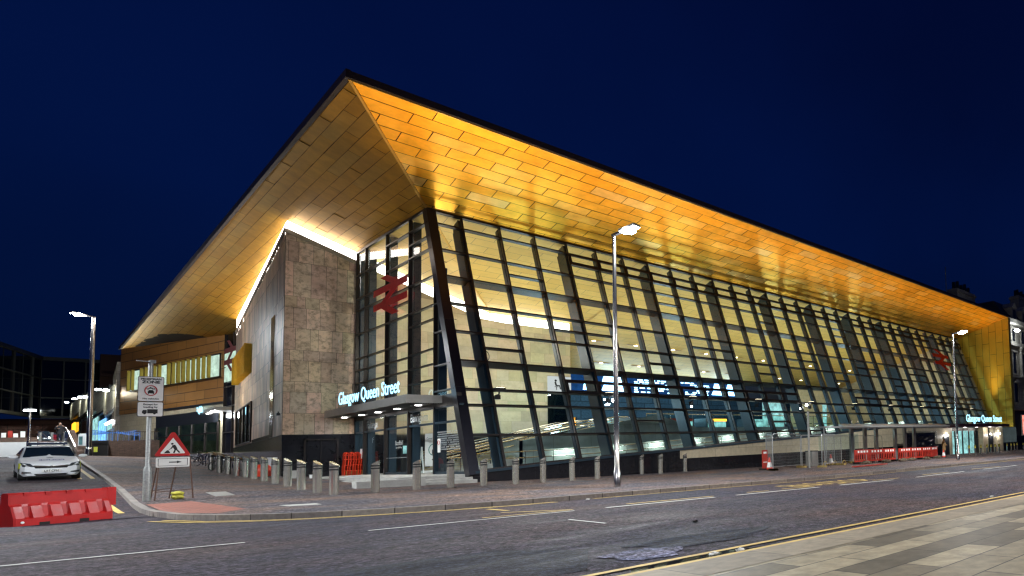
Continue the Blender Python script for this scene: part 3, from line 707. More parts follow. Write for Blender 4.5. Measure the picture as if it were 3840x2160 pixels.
mb = MB(); wallq(mb, 8.86, 50.36, 12.0, 50.36, 15.2, lz_(8.86), 14.05, lz_(12.0)); mb.box(8.9, 50.12, 15.44, 9.0, 50.2, 15.5)
mb.build('cove_light', M_cove, st)
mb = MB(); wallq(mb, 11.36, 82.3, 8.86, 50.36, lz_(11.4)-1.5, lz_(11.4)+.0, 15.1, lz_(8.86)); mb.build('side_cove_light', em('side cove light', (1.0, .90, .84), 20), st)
mb = MB(); mb.face([V(12.1, 50.34, 14.05), V(19.2, 50.34, 11.38), V(25.15, 50.34, 11.38), V(25.15, 50.34, 12.0), V(19.4, 50.34, 12.0), V(12.1, 50.34, 14.72)]); mb.build('interior_cove_light', em('inner cove light', (1.0, .95, .84), 6), st)
mb = MB(); wallq(mb, 8.8, 50.29, 12.0, 50.29, .3, 3.06); wallq(mb, 11.4, 82.7, 8.79, 50.29, 1.0, 3.06, .3, 3.06); mb.build('tower_base', M_blk, st)
mb = MB(); mb.box(9.7, 50.2, .5, 9.78, 50.28, 2.8); mb.box(11.15, 50.2, .5, 11.23, 50.28, 2.8); mb.box(9.7, 50.2, 2.72, 11.23, 50.28, 2.8); mb.box(10.44, 50.24, .5, 10.46, 50.27, 2.72); mb.build('service_door', M_frame, st)
# panels, slot window and fins on the tower side
def side(t): # metres along side from the corner
    d = V(2.6, 32.4, 0).normalized(); return V(8.8, 50.3, 0)+d*t
nS = V(-32.4, 2.6, 0).normalized()
def sq(mb, t0, t1, z0, z1, off=.03, z0b=None, z1b=None):
    a, b = side(t0)+nS*off, side(t1)+nS*off
    mb.face([V(b.x, b.y, z0b or z0), V(a.x, a.y, z0), V(a.x, a.y, z1), V(b.x, b.y, z1b or z1)])
mb = MB(); sq(mb, 4.2, 5.9, 3.1, 10.9); sq(mb, 5.9, 16.5, 3.06, 3.3); mb.build('slot_window', M_blk, st)
mb = MB(); sq(mb, 17.0, 29.5, 3.2, 6.25, .03); wg = mb.build('tower_window', M_glassd, st)
mb = MB()
for t_ in (17, 20, 23, 26, 29.5): a = side(t_)+nS*.05; mb.bar(V(a.x, a.y, 3.2), V(a.x, a.y, 6.25), .1, .12)
for z in (3.2, 6.25): a, b = side(17)+nS*.05, side(29.5)+nS*.05; mb.bar(V(a.x, a.y, z), V(b.x, b.y, z), .1, .1)
mb.build('window_frame', M_frame, wg).location = (0, 0, 0)
mb = MB()
for k in range(14):
    a = side(18.2+k*.85); mb.bar(V(a.x, a.y, 8.6), V(a.x, a.y, 10.9), .07, .8, up=nS)
fn = mb.build('gold_fins', pm('yellow gold fins', (.85, .55, .05), .35, .4), st)
a = side(25)+nS*1.4; lamp('AREA', 'fin_light', (a.x-.6, a.y, 9.0), 60, (1, .8, .45), 1, (side(25).x, side(25).y, 9.6), sy=10)
mb = MB(); mb.obox((8.6, 50.2, 4.2), (.12, .3, .14)); mb.obox((8.62, 50.22, 4.3), (.05, .05, .14)); tag(mb.build('security_camera', M_blkp), 'small black security camera on the stone tower corner', 'camera')

# orange cladding wing on the side street
OW0, OW1 = V(7.13, 117, 0), V(11.9, 91.4, 0)
ow = (OW1-OW0).normalized(); on = V(-ow.y, ow.x, 0)
if on.x > 0: on = -on
def wq(mb, d0, d1, z0, z1, off=0.0, z0b=None, z1b=None):
    a, b = OW0+ow*d0+on*off, OW0+ow*d1+on*off
    mb.face([V(a.x, a.y, z0), V(b.x, b.y, z0b or z0), V(b.x, b.y, z1b or z1), V(a.x, a.y, z1)])
LW = (OW1-OW0).length
mb = MB(); wq(mb, 0, LW, 8.05, 15.9, 0, 8.05, 14.85); mb.build('bronze_wall', M_orange, st)
mb = MB(); wq(mb, 0, LW, 2.6, 8.05, -.1); mb.build('shop_stone_wall', M_beige, st)
wnd = MB(); wq(wnd, 3.2, 25.2, 10.6, 12.95, .06); wn = wnd.build('ribbon_window', M_lit, st)
mb = MB()
random.seed(5)
for k in range(19):
    d = 3.7+k*1.17
    if random.random() < .86:
        a = OW0+ow*d+on*.35; mb.bar(V(a.x, a.y, 10.6), V(a.x, a.y, 12.95), random.choice([.2, .35, .2]), .22, up=on)
f_ = mb.build('fin_screen', pm('mustard fins', (.55, .36, .06), .4, .3), wn); f_.location = (0, 0, 0)
mb = MB()
for z in (10.6, 12.95):
    a, b = OW0+ow*3.1+on*.1, OW0+ow*25.3+on*.1; mb.bar(V(a.x, a.y, z), V(b.x, b.y, z), .15, .12)
for d in (3.1, 7, 10.6, 14, 18, 21.5, 25.3): a = OW0+ow*d+on*.1; mb.bar(V(a.x, a.y, 10.6), V(a.x, a.y, 12.95), .12, .12)
mb.build('window_surround', M_frame, wn).location = (0, 0, 0)
mb = MB(); wq(mb, 10.3, 25.0, 6.0, 7.3, .05); wq(mb, 12, LW, 7.85, 8.05, .06); mb.build('shop_fascia', M_dark, st)
sh = MB(); wq(sh, 10.3, 25.0, 3.0, 6.0, .03); sh = sh.build('shop_window', M_glassd, st)
mb = MB()
for d in (10.3, 13.2, 16.2, 19.2, 22.2, 25): a = OW0+ow*d+on*.06; mb.bar(V(a.x, a.y, 3), V(a.x, a.y, 6), .14, .12)
a, b = OW0+ow*10.3+on*.06, OW0+ow*25+on*.06; mb.bar(V(a.x, a.y, 4.9), V(b.x, b.y, 4.9), .12, .12); mb.build('shop_frame', M_frame, sh).location = (0, 0, 0)
mb = MB(); wq(mb, 10.3, 25.0, 2.9, 6.2, -.09); mb.build('shop_interior', em('dim shop interior', (.25, .30, .16), .16, .8), st)
mb = MB(); wq(mb, 3.6, 5.6, 2.9, 5.5, .03); mb.build('side_door', M_dark, st)
# dark recess glass and far canopy
mb = MB(); wallq(mb, 11.9, 91.4, 12.8, 82.9, 2.6, 14.9); mb.build('recess_glazing', M_blk, st)
mb = MB()
for z in (4.8, 7.4, 9.4, 11.4, 13.2): mb.bar(V(11.85, 91.4, z), V(12.4, 83.5, z), .1, .1)
for y in (91.2, 88.5, 86): mb.bar(V(11.85+(91.4-y)*.076, y, 2.8), V(11.85+(91.4-y)*.076, y, 15), .12, .12)
mb.build('recess_frame', M_frame, st)
mb = MB(); wallq(mb, 11.82, 91.2, 12.1, 86.3, 9.9, 12.8); mb.build('recess_window', M_lit, st)
mb = MB(); mb.box(10.9, 88.6, 6.95, 12.5, 95, 7.3); mb.build('far_canopy', M_alu, st)
text('far_sign_lettering', 'Glasgow Queen Street', 1.0, M_sign, st, (10.85, 97.8, 7.1), (0, -1, 0), (0, 0, 1), ext=.05, sx=.35)
for y in (90, 91.5, 93, 94.5): MB().lathe((11.2, y, 6.9), [(.1, 0), (.1, .04)], 8).build('far_downlight', M_dl, st); lamp('POINT', 'far_canopy_light', (11.3, 92, 6.6), 160, (.9, .95, 1), .2)

# double arrow emblem
def emblem(name, o, u, v, W_, mat, nrm, H_=None):
    s = W_/62.; sv = (H_ or W_*39/62.)/39.; polys = []
    def band(x0, y0, x1, y1):
        # diagonal stroke of horizontal width ~ 15.1, clipped to 0..39 in y
        k = (x1-x0)/(y1-y0); hw = 6.6
        ya, yb = max(0, min(y0, y1)), min(39, max(y0, y1)); xa, xb = x0+(ya-y0)*k, x0+(yb-y0)*k
        return [(xa-hw, ya), (xa+hw, ya), (xb+hw, yb), (xb-hw, yb)]
    polys.append([(0, 9.4), (62, 9.4), (62, 15.4), (0, 15.4)]); polys.append([(0, 23.6), (62, 23.6), (62, 29.6), (0, 29.6)])
    polys.append(band(20, 0, 46, 12.4)); polys.append(band(46, 12.4, 16, 26.6)); polys.append(band(16, 26.6, 42, 39))
    mb = MB(); o, u, v, nrm = Vector(o), Vector(u), Vector(v), Vector(nrm)
    for j, p in enumerate(polys):
        mb.prism([(x*s, -y*sv) for x, y in p], o+nrm*(.002*j), u, v, nrm*.012)
    return mb.build(name, mat, st)
emblem('arrow_emblem', (XG-.16, 46.6, 12.15), (0, -1, 0), (0, 0, 1), 5.5, M_redl, (-1, 0, 0), 2.45)
emblem('arrow_emblem', P_(61.6, 12.35, -.14), (1, 0, 0), ST, 3.8, M_redl, -SN, 2.85)
emblem('arrow_emblem', (11.74, 90.6, 14.0), V(.076, -1, 0).normalized(), (0, 0, 1), 3.6, pm('dim red vinyl', (.22, .01, .01), .5), (-1, 0, 0), 3.2)

# right hand entrance
mb = MB(); mb.box(56.2, 31.1, 2.4, 69.3, 34.0, 2.75); mb.build('right_canopy', pm('maroon canopy', (.07, .02, .03), .4), st)
for b_ in ((57.0, 33.2, -.9, 58.2, 34.0, 2.39), (69.2, 33.4, -1, 72.2, 34.2, 2.39), (66.0, 33.2, -1, 67.3, 33.9, 2.39)): MB().box(*b_).build('entrance_pier', M_beige, st)
mb = MB(); mb.face([V(58.2, 36.2, -.9), V(69.2, 36.2, -.9), V(69.2, 36.2, 2.39), V(58.2, 36.2, 2.39)]); mb.build('lobby', M_cyan, st)
mb = MB()
for x in (58.3, 60.2, 62, 63.6, 65.2, 66, 67.4, 69.1): mb.box(x-.09, 33.9, -.9, x+.09, 34.02, 2.1)
mb.box(58.2, 33.9, 2.05, 69.2, 34.02, 2.38); mb.build('right_door_frame', M_frame, st)
mb = MB(); mb.face([V(58.2, 33.96, -.9), V(69.2, 33.96, -.9), V(69.2, 33.96, 2.1), V(58.2, 33.96, 2.1)]); mb.build('right_door_glass', M_glass, st)
text('right_sign_lettering', 'Glasgow Queen Street', 1.15, M_sign, st, (57.9, 31.15, 3.0), (1, 0, 0), (0, 0, 1), ext=.03, off=.004, sx=.87)
for x in (60, 63, 66.5): lamp('POINT', 'right_canopy_light', (x, 32.5, 2.25), 60, (1, .97, .9), .15)
for x in (56.9, 67.9, 70.6): MB().box(x-.12, 33.05, 1.5, x+.12, 33.2, 1.62).build('wall_light', M_led, st)
for x in (56.9, 67.9, 70.6): lamp('POINT', 'wall_light_glow', (x, 32.8, 1.4), 35, (1, .98, .95), .1)
mb = MB(); mb.box(67.6, 33.1, -.9, 68.6, 33.2, 1.3); mb.box(56.3, 33.08, -.6, 57.3, 33.18, 1.45); mb.build('cabinet_niche', M_dark, st)
# ---------- interior
mb = MB(); mb.face([V(12.1, 50.335, 3), V(25.2, 50.335, 3), V(25.2, 50.335, 11.36), V(19.2, 50.335, 11.36), V(12.1, 50.335, 14.03)]); mb.build('interior_backing', pm('joint mortar', (.35, .28, .18), .8), st)
mb = MB(); panels(mb, (12.1, 50.32, 0), (1, 0, 0), (0, -1, 0), 13.1, [14.77, 13.99, 13.2, 12.43, 11.65, 10.88, 10.1, 9.33, 8.55, 7.78, 7.0, 6.22, 5.45, 4.68, 3.9, 3.05], (.7, 1.7), 0, (.66, .53, .34), .22, lambda s_: max(11.4, 14.06-.376*s_), 31, .012, .012)
mb.f = mb.f; mb.build('interior_stone_wall', M_travI, st)
mb = MB(); wallq(mb, 25.2, 50.3, 25.2, 61.2, 2.6, 12.0, None, 9.3); mb.build('interior_stone_return', M_stoneI, st)
mb = MB(); mb.face([V(12.1, 50.29, .5), V(21, 50.29, .5), V(21, 50.29, 3.0), V(12.1, 50.29, 3.0)]); mb.build('interior_dark_base', M_blk, st)
mb = MB(); mb.face([V(12.0, 33.3, .5), V(26, 33.6, .5), V(26, 50.3, .5), V(12.0, 50.3, .5)]); mb.build('lower_floor', M_floor, st)
mb = MB(); mb.face([V(24, 40.5, 2.6), V(70.5, 40.5, 2.6), V(70.5, 100, 2.6), V(24, 100, 2.6)]); mb.face([V(44, 34.6, 2.55), V(70.5, 34.6, 2.55), V(70.5, 40.5, 2.55), V(44, 40.5, 2.55)]); mb.build('upper_floor', M_floor, st)
mb = MB(); pts = [V(17.2, 40.5, .5), V(47, 40.5, .5), V(47, 40.5, 2.95), V(30, 40.5, 2.95), V(26.5, 40.5, 3.9), V(17.2, 40.5, 2.15)]
mb.face(pts); mb.box(17.2, 40.5, .5, 17.4, 44, 2.2); mb.build('stair_wall', M_concg, st)
mb = MB(); n_ = 18
for k in range(n_):
    x = 14.6+k*.5; mb.box(x, 41, .5, x+.5, 49.5, .5+(k+1)*.117)
mb.build('staircase', M_conc, st)
mb = MB()
for k in range(n_): x = 14.6+k*.5; mb.box(x-.01, 41, .5+(k+1)*.117, x+.05, 49.5, .512+(k+1)*.117)
mb.build('stair_nosing', pm('yellow nosing', (.7, .6, .1), .5), st)
mb = MB(); mr_ = MB()
for y in (41.1, 43.8, 46.6, 49.3):
    for h in (.75, 1.1):
        mr_.tube([V(13.9, y, .5+h), V(14.6, y, .55+h), V(23.6, y, 2.65+h), V(24.6, y, 2.65+h), V(24.7, y, 2.55+h)], .045, 6)
    for k in range(7): x = 14.4+k*1.5; mr_.tube([V(x, y, .5), V(x, y, 1.6+.233*max(0, x-14.6))], .03, 5)
mr_.build('stair_handrail', M_steel, st)
# ramp with led handrail
def rz(x): return lerp(x, [14, 20, 45, 60], [.5, .62, 2.0, 2.5])
mb = MB()
for a, b in zip(range(14, 58, 2), range(16, 60, 2)): mb.face([V(a, 33.5, rz(a)), V(b, 33.5, rz(b)), V(b, 37.3, rz(b)), V(a, 37.3, rz(a))])
mb.build('ramp_floor', M_floor, st)
mb = MB()
for a, b in zip(range(17, 59, 2), range(19, 61, 2)): mb.face([V(a, 37.3, rz(a)), V(b, 37.3, rz(b)), V(b, 37.3, rz(b)+1.02), V(a, 37.3, rz(a)+1.02)])
mb.build('ramp_wall', pm('pale ramp wall', (.55, .62, .58), .4), st)
mb = MB(); le = MB()
for h in (.6, .95): mb.tube([V(x, 36.95, rz(x)+h) for x in range(14, 60, 2)], .03, 6)
for k in range(30): x = 14.5+k*1.5; mb.tube([V(x, 36.95, rz(x)), V(x, 36.95, rz(x)+.95)], .025, 5)
mb.build('ramp_handrail', M_steel, st)
for k in range(14):
    x = 17.6+k*3.0; le.bar(V(x, 37.1, rz(x)+.93), V(x+1.3, 37.1, rz(x+1.3)+.93), .05, .03)
    lamp('AREA', 'rail_light', (x+.8, 36.85, rz(x)+.9), 9, (.85, 1, .9), .08, (x+.8, 37.3, rz(x)-.1), sy=1.5)
le.build('rail_led', M_ledg, st)
# bulkhead, boards, beyond
mb = MB(); mb.box(25.3, 61.2, 7.3, XE, 61.6, 9.45); mb.build('bulkhead', M_navy, st)
db = thing('departure_board', 'wide blue-white departure board hanging above the concourse gates', 'departure board', (41, 61, 7.2), world=True)
mb = MB(); mb.box(30.5, 60.9, 7.5, 51.6, 61.15, 9.3); mb.build('board_panel', em('board panel glow', (.02, .10, .32), .55, .4), db)
def trap(mb, x0, x1, z0, z1, sk=.25): mb.face([V(x0, 60.87, z0), V(x1, 60.87, z0), V(x1-sk, 60.87, z1), V(x0+sk, 60.87, z1)])
mb = MB(); trap(mb, 31.7, 32.9, 7.7, 9.2); trap(mb, 33.6, 36.2, 7.7, 8.35); trap(mb, 33.6, 36.0, 8.5, 9.25); trap(mb, 47.3, 49, 7.8, 8.3); trap(mb, 47.5, 48.9, 8.45, 9.2); trap(mb, 49.6, 51.2, 7.8, 8.3); trap(mb, 49.5, 51, 8.45, 9.2)
mb.build('screen', M_board, db)
mb = MB(); random.seed(11)
for r in range(7):
    x = 37.2
    while x < 46.6:
        w = random.uniform(.25, .8)
        if random.random() < .72: mb.box(x, 60.86, 7.68+r*.22, x+w, 60.87, 7.80+r*.22)
        x += w+random.uniform(.1, .3)
mb.build('screen_text', M_boardt, db)
lamp('AREA', 'board_glow', (41, 60.5, 8.4), 600, (.55, .78, 1.0), 18, (41, 50, 6), sy=1.4)
# waiting room sign
ws = thing('waiting_room_sign', 'white wall sign with a black seated figure above the lit waiting room', 'sign', (24.3, 50.2, 6.1), world=True)
mb = MB(); mb.box(23.4, 50.2, 6.15, 25.18, 50.28, 7.55); mb.build('panel', em('lit sign face', (.9, .92, .9), .75), ws)
mb = MB(); c = V(23.95, 50.18, 0)
mb.ell((23.98, 50.18, 7.2), (.09, .01, .09)); mb.bar(V(23.95, 50.19, 7.1), V(24.02, 50.19, 6.8), .02, .13, up=(1, 0, 0)); mb.bar(V(24.0, 50.19, 6.8), V(24.3, 50.19, 6.8), .02, .09); mb.bar(V(24.28, 50.19, 6.8), V(24.36, 50.19, 6.5), .02, .08, up=(1, 0, 0)); mb.bar(V(23.9, 50.19, 6.7), V(24.2, 50.19, 6.7), .02, .05); mb.bar(V(24.05, 50.19, 6.7), V(24.05, 50.19, 6.45), .02, .05, up=(1, 0, 0)); mb.box(24.55, 50.18, 6.5, 24.8, 50.19, 6.8)
mb.build('pictogram', M_signk, ws)
mb = MB(); mb.box(23.4, 50.2, 2.9, 25.15, 50.27, 6.12); mb.build('waiting_room_door', M_glassd, st)
ab = thing('amber_display', 'small amber dot-matrix display in the train shed', 'display', (33.5, 66, 2.6), world=True)
mb = MB(); mb.box(33.1, 66, 4.1, 33.7, 66.1, 5.2); mb.build('case', M_blkp, ab)
mb = MB()
for k in range(12): mb.box(33.15, 65.97, 4.2+k*.08, 33.15+random.uniform(.15, .45), 65.98, 4.24+k*.08)
mb.build('matrix_text', M_amber, ab)
# shed beyond
mb = MB(); mb.face([V(26, 99, 2), V(130, 99, 2), V(130, 99, 12), V(26, 99, 12)]); mb.face([V(26, 61.6, 9.6), V(130, 61.6, 9.6), V(130, 100, 12), V(26, 100, 12)]); mb.build('shed_end_wall', brick('shed cladding', (.10, .15, .19), (.06, .10, .13), (.02, .03, .04), 3.2, 1.4, .06, .5, .6, var=.4), st)
random.seed(21)
for i in range(7):
    x = 42+i*7.2+random.uniform(-1, 1); w = random.uniform(3.5, 5.5)
    k = thing('retail_kiosk', ordw(i)+' lit glass kiosk from the left along the back of the concourse', 'kiosk', (x, 74, 2.6), 0, 'kiosks at the back of the concourse')
    mb = MB(); mb.box(0, .1, 0, w, 3, 3.1); mb.build('kiosk_body', M_dark, k)
    mb = MB(); mb.box(.2, 0, .6, w-.2, .08, 2.6); mb.build('kiosk_window', M_cyan, k)
    mb = MB(); mb.box(.1, -.05, 2.65, w-.1, .06, 3.0); mb.build('kiosk_sign', [M_signw, M_redo, M_amber, M_cyan][i % 4], k)
    mb = MB()
    for q_ in range(4): mb.box(.4+q_*w/4.5, -.4, 0, .4+q_*w/4.5+.5, -.05, random.uniform(.7, 1.3))
    mb.build('display_stand', M_navy, k)
mb = MB(); mb.box(56, 56, 2.6, 62, 56.2, 9); mb.box(64, 58, 2.6, 70.4, 58.2, 9); mb.build('back_wall', M_stoneI, st)
mb = MB(); mb.box(52, 57, 2.6, 56, 57.1, 6.8); mb.box(62.2, 57, 2.6, 64, 57.1, 7); mb.build('office_glazing', M_cyan, st)
mb = MB()
for x in range(26, 47, 2): mb.face([V(x+.03, 41, 2.65), V(x+1.97, 41, 2.65), V(x+1.97, 41, 3.95), V(x+.03, 41, 3.95)])
mb.build('balustrade_glass', glass('greenish balustrade', (.72, .92, .88), 1, 1.5, fmin=.06), st)
mb = MB(); mb.tube([V(26, 41, 4.0), V(47, 41, 4.0)], .04, 6)
for x in range(26, 48, 2): mb.tube([V(x, 41, 2.6), V(x, 41, 4)], .03, 5)
mb.build('balustrade_rail', M_steel, st)
# ceiling downlights in timber strips
mb = MB(); ms = MB()
for yy, xr in ((46.5, range(22, 70, 4)), (53, range(27, 70, 4)), (58, range(28, 70, 4))):
    for x in xr:
        xx = x+(1.6 if yy == 53 else 0); z = fz_(yy)-.03
        mb.lathe((xx, yy, z-.02), [(.16, 0), (.16, .03)], 8); ms.box(xx-.9, yy-.14, z+.0, xx+.9, yy+.14, z+.02)
mb.build('ceiling_downlight', em('warm downlight', (1, .86, .6), 16), st); ms.build('timber_strip', pm('timber strip', (.5, .25, .08), .5), st)
for x in (17, 24, 31, 38, 45, 52, 59, 66):
    lamp('AREA', 'hall_uplight', (x, 44, 3.6), 225 if x < 45 else 160, (1.0, .88, .62), 3.2, (x, 47, 14), sy=3)
for x in (21, 33, 45, 57):
    lamp('POINT', 'hall_light', (x, 44, 4.4), 850, (.50, .84, 1.0), .6)
lamp('POINT', 'entrance_hall_light', (14.8, 44, 8.5), 560, (1, .93, .8), .5); lamp('POINT', 'door_hall_light', (14.5, 40, 2.8), 60, (.95, .97, 1), .3)
for x in (40, 56, 72): lamp('POINT', 'shed_light', (x, 80, 6.5), 3000, (.45, .78, 1), .5)
mb = MB()
for x, y, z in ((39, 70, 7.6), (52.5, 72, 7.2), (33, 72, 7.8), (60, 74, 6.9), (47, 84, 8.1)): mb.ell((x, y, z), (.13, .13, .1), 8, 5)
mb.build('shed_lamp', M_led, st)

# floodlights on the glass front
fl0 = None
for i in range(10):
    x = 13.69+5.75*i; z = 4.42
    lab = 'black floodlight bracketed on the glass front, '+ordw(i)+' from the corner column'
    if fl0 is None:
        fl0 = thing('floodlight', lab, 'floodlight', (x, 34.62, z), 0, 'floodlights along the glass front')
        m = MB(); m.obox((0, -.25, .16), (.46, .34, .2)); m.build('lamp_head', M_blkp, fl0)
        m = MB(); m.tube([V(0, .2, 0), V(0, -.2, .02), V(0, -.25, .2)], .035, 6); m.obox((0, -.05, -.22), (.2, .2, .22)); m.build('bracket', M_blkp, fl0)
        m = MB(); m.obox((0, -.25, .362), (.38, .26, .01)); m.build('lens', em('flood lens', (1, .85, .6), 8), fl0)
        f = fl0
    else:
        f = copy_tree(fl0); f.location = (x, 34.62, z); f['label'] = lab
for i in range(21):
    x = 9.6+3.0*i
    lamp('SPOT', 'soffit_flood', (x, 33.9, 4.95), 2850+500*math.sin(i*1.7), (1.0, .64, .27), .35, (x+.3, 32.3, 16), 50, 1.0)
for i in range(5): lamp('SPOT', 'lower_soffit_flood', (20+12*i, 34.2, 4.95), 300, (1.0, .70, .3), .3, (16+12*i, 36.5, 15), 70, 1.0)
mb = MB(); mb.ell((19.75, 34.5, 4.35), (.1, .1, .1), 8, 6); mb.ell((36.2, 34.45, 4.5), (.10, .10, .10), 8, 6)
tag(mb.build('inspection_lamps', M_led), 'two small glaring white lamps hung on the glass front', 'lamp')
mb = MB(); mb.tube([V(13.6+.17*math.cos(a), 35.75, 6.55+.28*math.sin(a)) for a in [k*.4 for k in range(16)]], .02, 5, closed=True)
tag(mb.build('cable_loop', M_blkp), 'coiled cable loop hanging inside the glass beside the corner column', 'cable')
# cove light fixtures

a = side(13)+nS*.4; lamp('AREA', 'cove_side', (a.x, a.y, 15.0), 40, (1, .90, .84), .25, (a.x-.8, a.y, 16.2), sy=24)

lamp('AREA', 'cove_inside', (18, 49.8, 12.0), 160, (1, .93, .85), 11, (18, 47.5, 9.8), sy=.3)
# low wash on the tower side (reflected city light off wet paving) comes from the street lamps, added ones included

# ============================================================ STREET FURNITURE
def street_lamp(name, label, x, y, H, arm, power, group=None, r=.085, tilt=0, col=(.92, .97, 1)):
    z = gz(x, y); t = thing(name, label, 'street lamp', (x, y, z), 0, group)
    m = MB(); m.lathe((0, 0, 0), [(r*1.35, 0), (r*1.35, .55), (r, .6), (r, 2.2), (r*.72, H)], 16); m.build('pole', M_steel, t, True)
    ax = Vector(arm).normalized(); e = V(0, 0, H+.05)
    m = MB(); m.bar(e-ax*.08, e+ax*.45+V(0, 0, .09), .09, .08); m.build('arm', M_blkp, t)
    m = MB(); c0, c1 = e+ax*.35+V(0, 0, .08), e+ax*1.05+V(0, 0, .2); m.bar(c0, c1, .30, .09); h = m.build('lamp_head', M_galv, t)
    m = MB(); m.bar(c0+ax*.05-V(0, 0, .055), c1-V(0, 0, .055), .26, .02); m.ell(((c0+c1)/2)-V(0, 0, .07), (.22, .22, .12), 14, 8); m.build('light_panel', em('led street light', (.90, .97, 1), 140), t)
    g = (c0+c1)/2+V(x, y, z-.36)
    lamp('SPOT', name+'_light', g, power, col, .18, (g.x+ax.x*.4, g.y+ax.y*.4, 0), 165, .5)
    lamp('POINT', name+'_glow', g, power*(.10 if r < .1 else .30), col, .18)
    return t
street_lamp('street_lamp', 'tall steel street lamp by the kerb in front of the long glass wall', 11.76, 20.37, 9.0, (.25, -1, 0), 6000)
street_lamp('street_lamp', 'tall steel street lamp by the kerb near the right-hand entrance', 37.2, 20.8, 9.1, (.5, -1, 0), 6000)
street_lamp('street_lamp', 'tall steel street lamp rising behind the police car', 3.34, 76.0, 10.4, (-1, -.3, 0), 5200, r=.13)
# unseen lamp posts added on the near pavement to light the ground
for i, (x, y) in enumerate(((-8, 3.6), (20, -.5), (44, 2.0))):
    street_lamp('street_lamp', ['near-side street lamp behind the camera to the left', 'near-side street lamp behind the camera to the right', 'near-side street lamp far along the paved pavement'][i], x, y, 9.1, (0, 1, 0), [9500, 8500, 7500][i], col=[(.92, .95, 1), (1, .90, .84), (1, .90, .84)][i])
street_lamp('street_lamp', 'side-street lamp out of view to the left of the barrier', -6, 33, 9.1, (1, 0, 0), 13000)  # unseen lamp added to brighten the police car and signs
street_lamp('street_lamp', 'side-street lamp out of view beyond the white hoarding', -3.2, 98, 11, (1, -.2, 0), 5000, r=.12)  # unseen lamp added to brighten the bronze wing wall
# small post-top lamp
t = thing('post_lamp', 'short post-top lamp beside the white hoarding', 'street lamp', (.86, 78, gz(.86, 78)))
m = MB(); m.lathe((0, 0, 0), [(.09, 0), (.09, 1), (.05, 1.1), (.05, 3.3)], 10); m.build('pole', M_steel, t, True)
m = MB(); m.lathe((0, 0, 3.3), [(.05, 0), (.28, .08), (.3, .14), (.05, .2)], 12); m.build('lamp_head', M_galv, t)
m = MB(); m.lathe((0, 0, 3.28), [(.26, 0), (.27, .05)], 12); m.build('light_panel', M_led, t); lamp('POINT', 'post_lamp_light', (.86, 78, gz(.86, 78)+3.1), 120, (.8, 1, .8), .15)

# bollards
def bollard_mesh(flip):
    r = .125; H = 1.17; n = 16; m = MB(); bt = []; tp = []
    for k in range(n):
        a = 2*math.pi*k/n; x, y = r*math.cos(a), r*math.sin(a); bt.append(V(x, y, 0))
        tp.append(V(x, y, H-.07+(.5*(-x+y) if not flip else .5*(x-y*.6))))
    m.loft([bt, tp]); b2 = MB()
    for z in (.86, .955): b2.lathe((0, 0, z), [(r+.003, -.001), (r+.003, .05)], n)
    return m, b2
BOL = [(7.26, 59.68), (7.06, 55.2), (7.1, 53.0), (7.14, 50.8), (7.1, 48.3), (6.96, 45.37), (6.75, 41.82), (6.6, 38.8), (6.45, 35.8), (6.24, 32.61), (6.22, 30.31), (6.3, 28.66),
       (7.41, 28.68), (8.75, 29.1), (9.83, 29.06), (11.04, 29.18), (12.3, 29.3), (13.33, 29.1), (14.76, 29.4), (16.08, 29.6), (20.5, 32.9), (21.63, 33.0-.2), (20.8, 31.5), (23.0, 32.3)]
labs = ['steel bollard at the far left end of the slanting row by the bike racks'] + [ordw(k)+' steel bollard from the left end of the slanting row by the bike racks' for k in range(1, 11)] + ['steel bollard at the corner of the two rows, nearest the road on the left']
labs += ['steel bollard in front of the sliding doors', 'steel bollard before the entrance steps, between the doors and the corner column', 'steel bollard just left of the foot of the corner column', 'steel bollard just right of the foot of the corner column', 'second steel bollard right of the corner column', 'third steel bollard right of the corner column', 'fourth steel bollard right of the corner column', 'steel bollard nearest the tall kerbside street lamp on its left',
         'steel bollard first to the right of the tall street lamp', 'rear steel bollard of the close pair right of the street lamp', 'front steel bollard of the close pair right of the street lamp', 'steel bollard farthest right before the wire fencing']
protos = {}
for i, ((x, y), lab) in enumerate(zip(BOL, labs)):
    fl = i >= 12
    if fl not in protos:
        t = thing('bollard', lab, 'bollard', (x, y, gz(x, y)), 0, 'steel bollards around the station'); a, b = bollard_mesh(fl)
        a.build('post', M_boll, t); b.build('black_band', M_blkp, t, True); protos[fl] = t
    else: t = copy_tree(protos[fl]); t.location = (x, y, gz(x, y)); t['label'] = lab
bp = None
for i, (x, y) in enumerate([(49.4, 26.4), (51.2, 26.7), (53.0, 27.0), (54.8, 27.2), (56.4, 27.5), (58, 27.8), (59.8, 28.2), (64.8, 29.5), (68, 30.4), (71, 31.3), (73.5, 32), (76.5, 32.4)]):
    lab = ordw(i)+' slim striped bollard from the left outside the right-hand entrance'
    if bp is None:
        bp = thing('slim_bollard', lab, 'bollard', (x, y, gz(x, y)), 0, 'slim bollards at the right-hand entrance')
        m = MB(); m.lathe((0, 0, 0), [(.1, 0), (.1, 1.0)], 10); m.build('post', M_steel, bp, True)
        m = MB(); m.lathe((0, 0, .72), [(.105, 0), (.105, .3)], 10); m.build('hazard_band', brick('hazard band', (.6, .5, .05), (.015, .015, .015), (.02, .02, .02), .12, .1, .001, .5, .6, bump=0), bp)
    else: t = copy_tree(bp); t.location = (x, y, gz(x, y)); t['label'] = lab

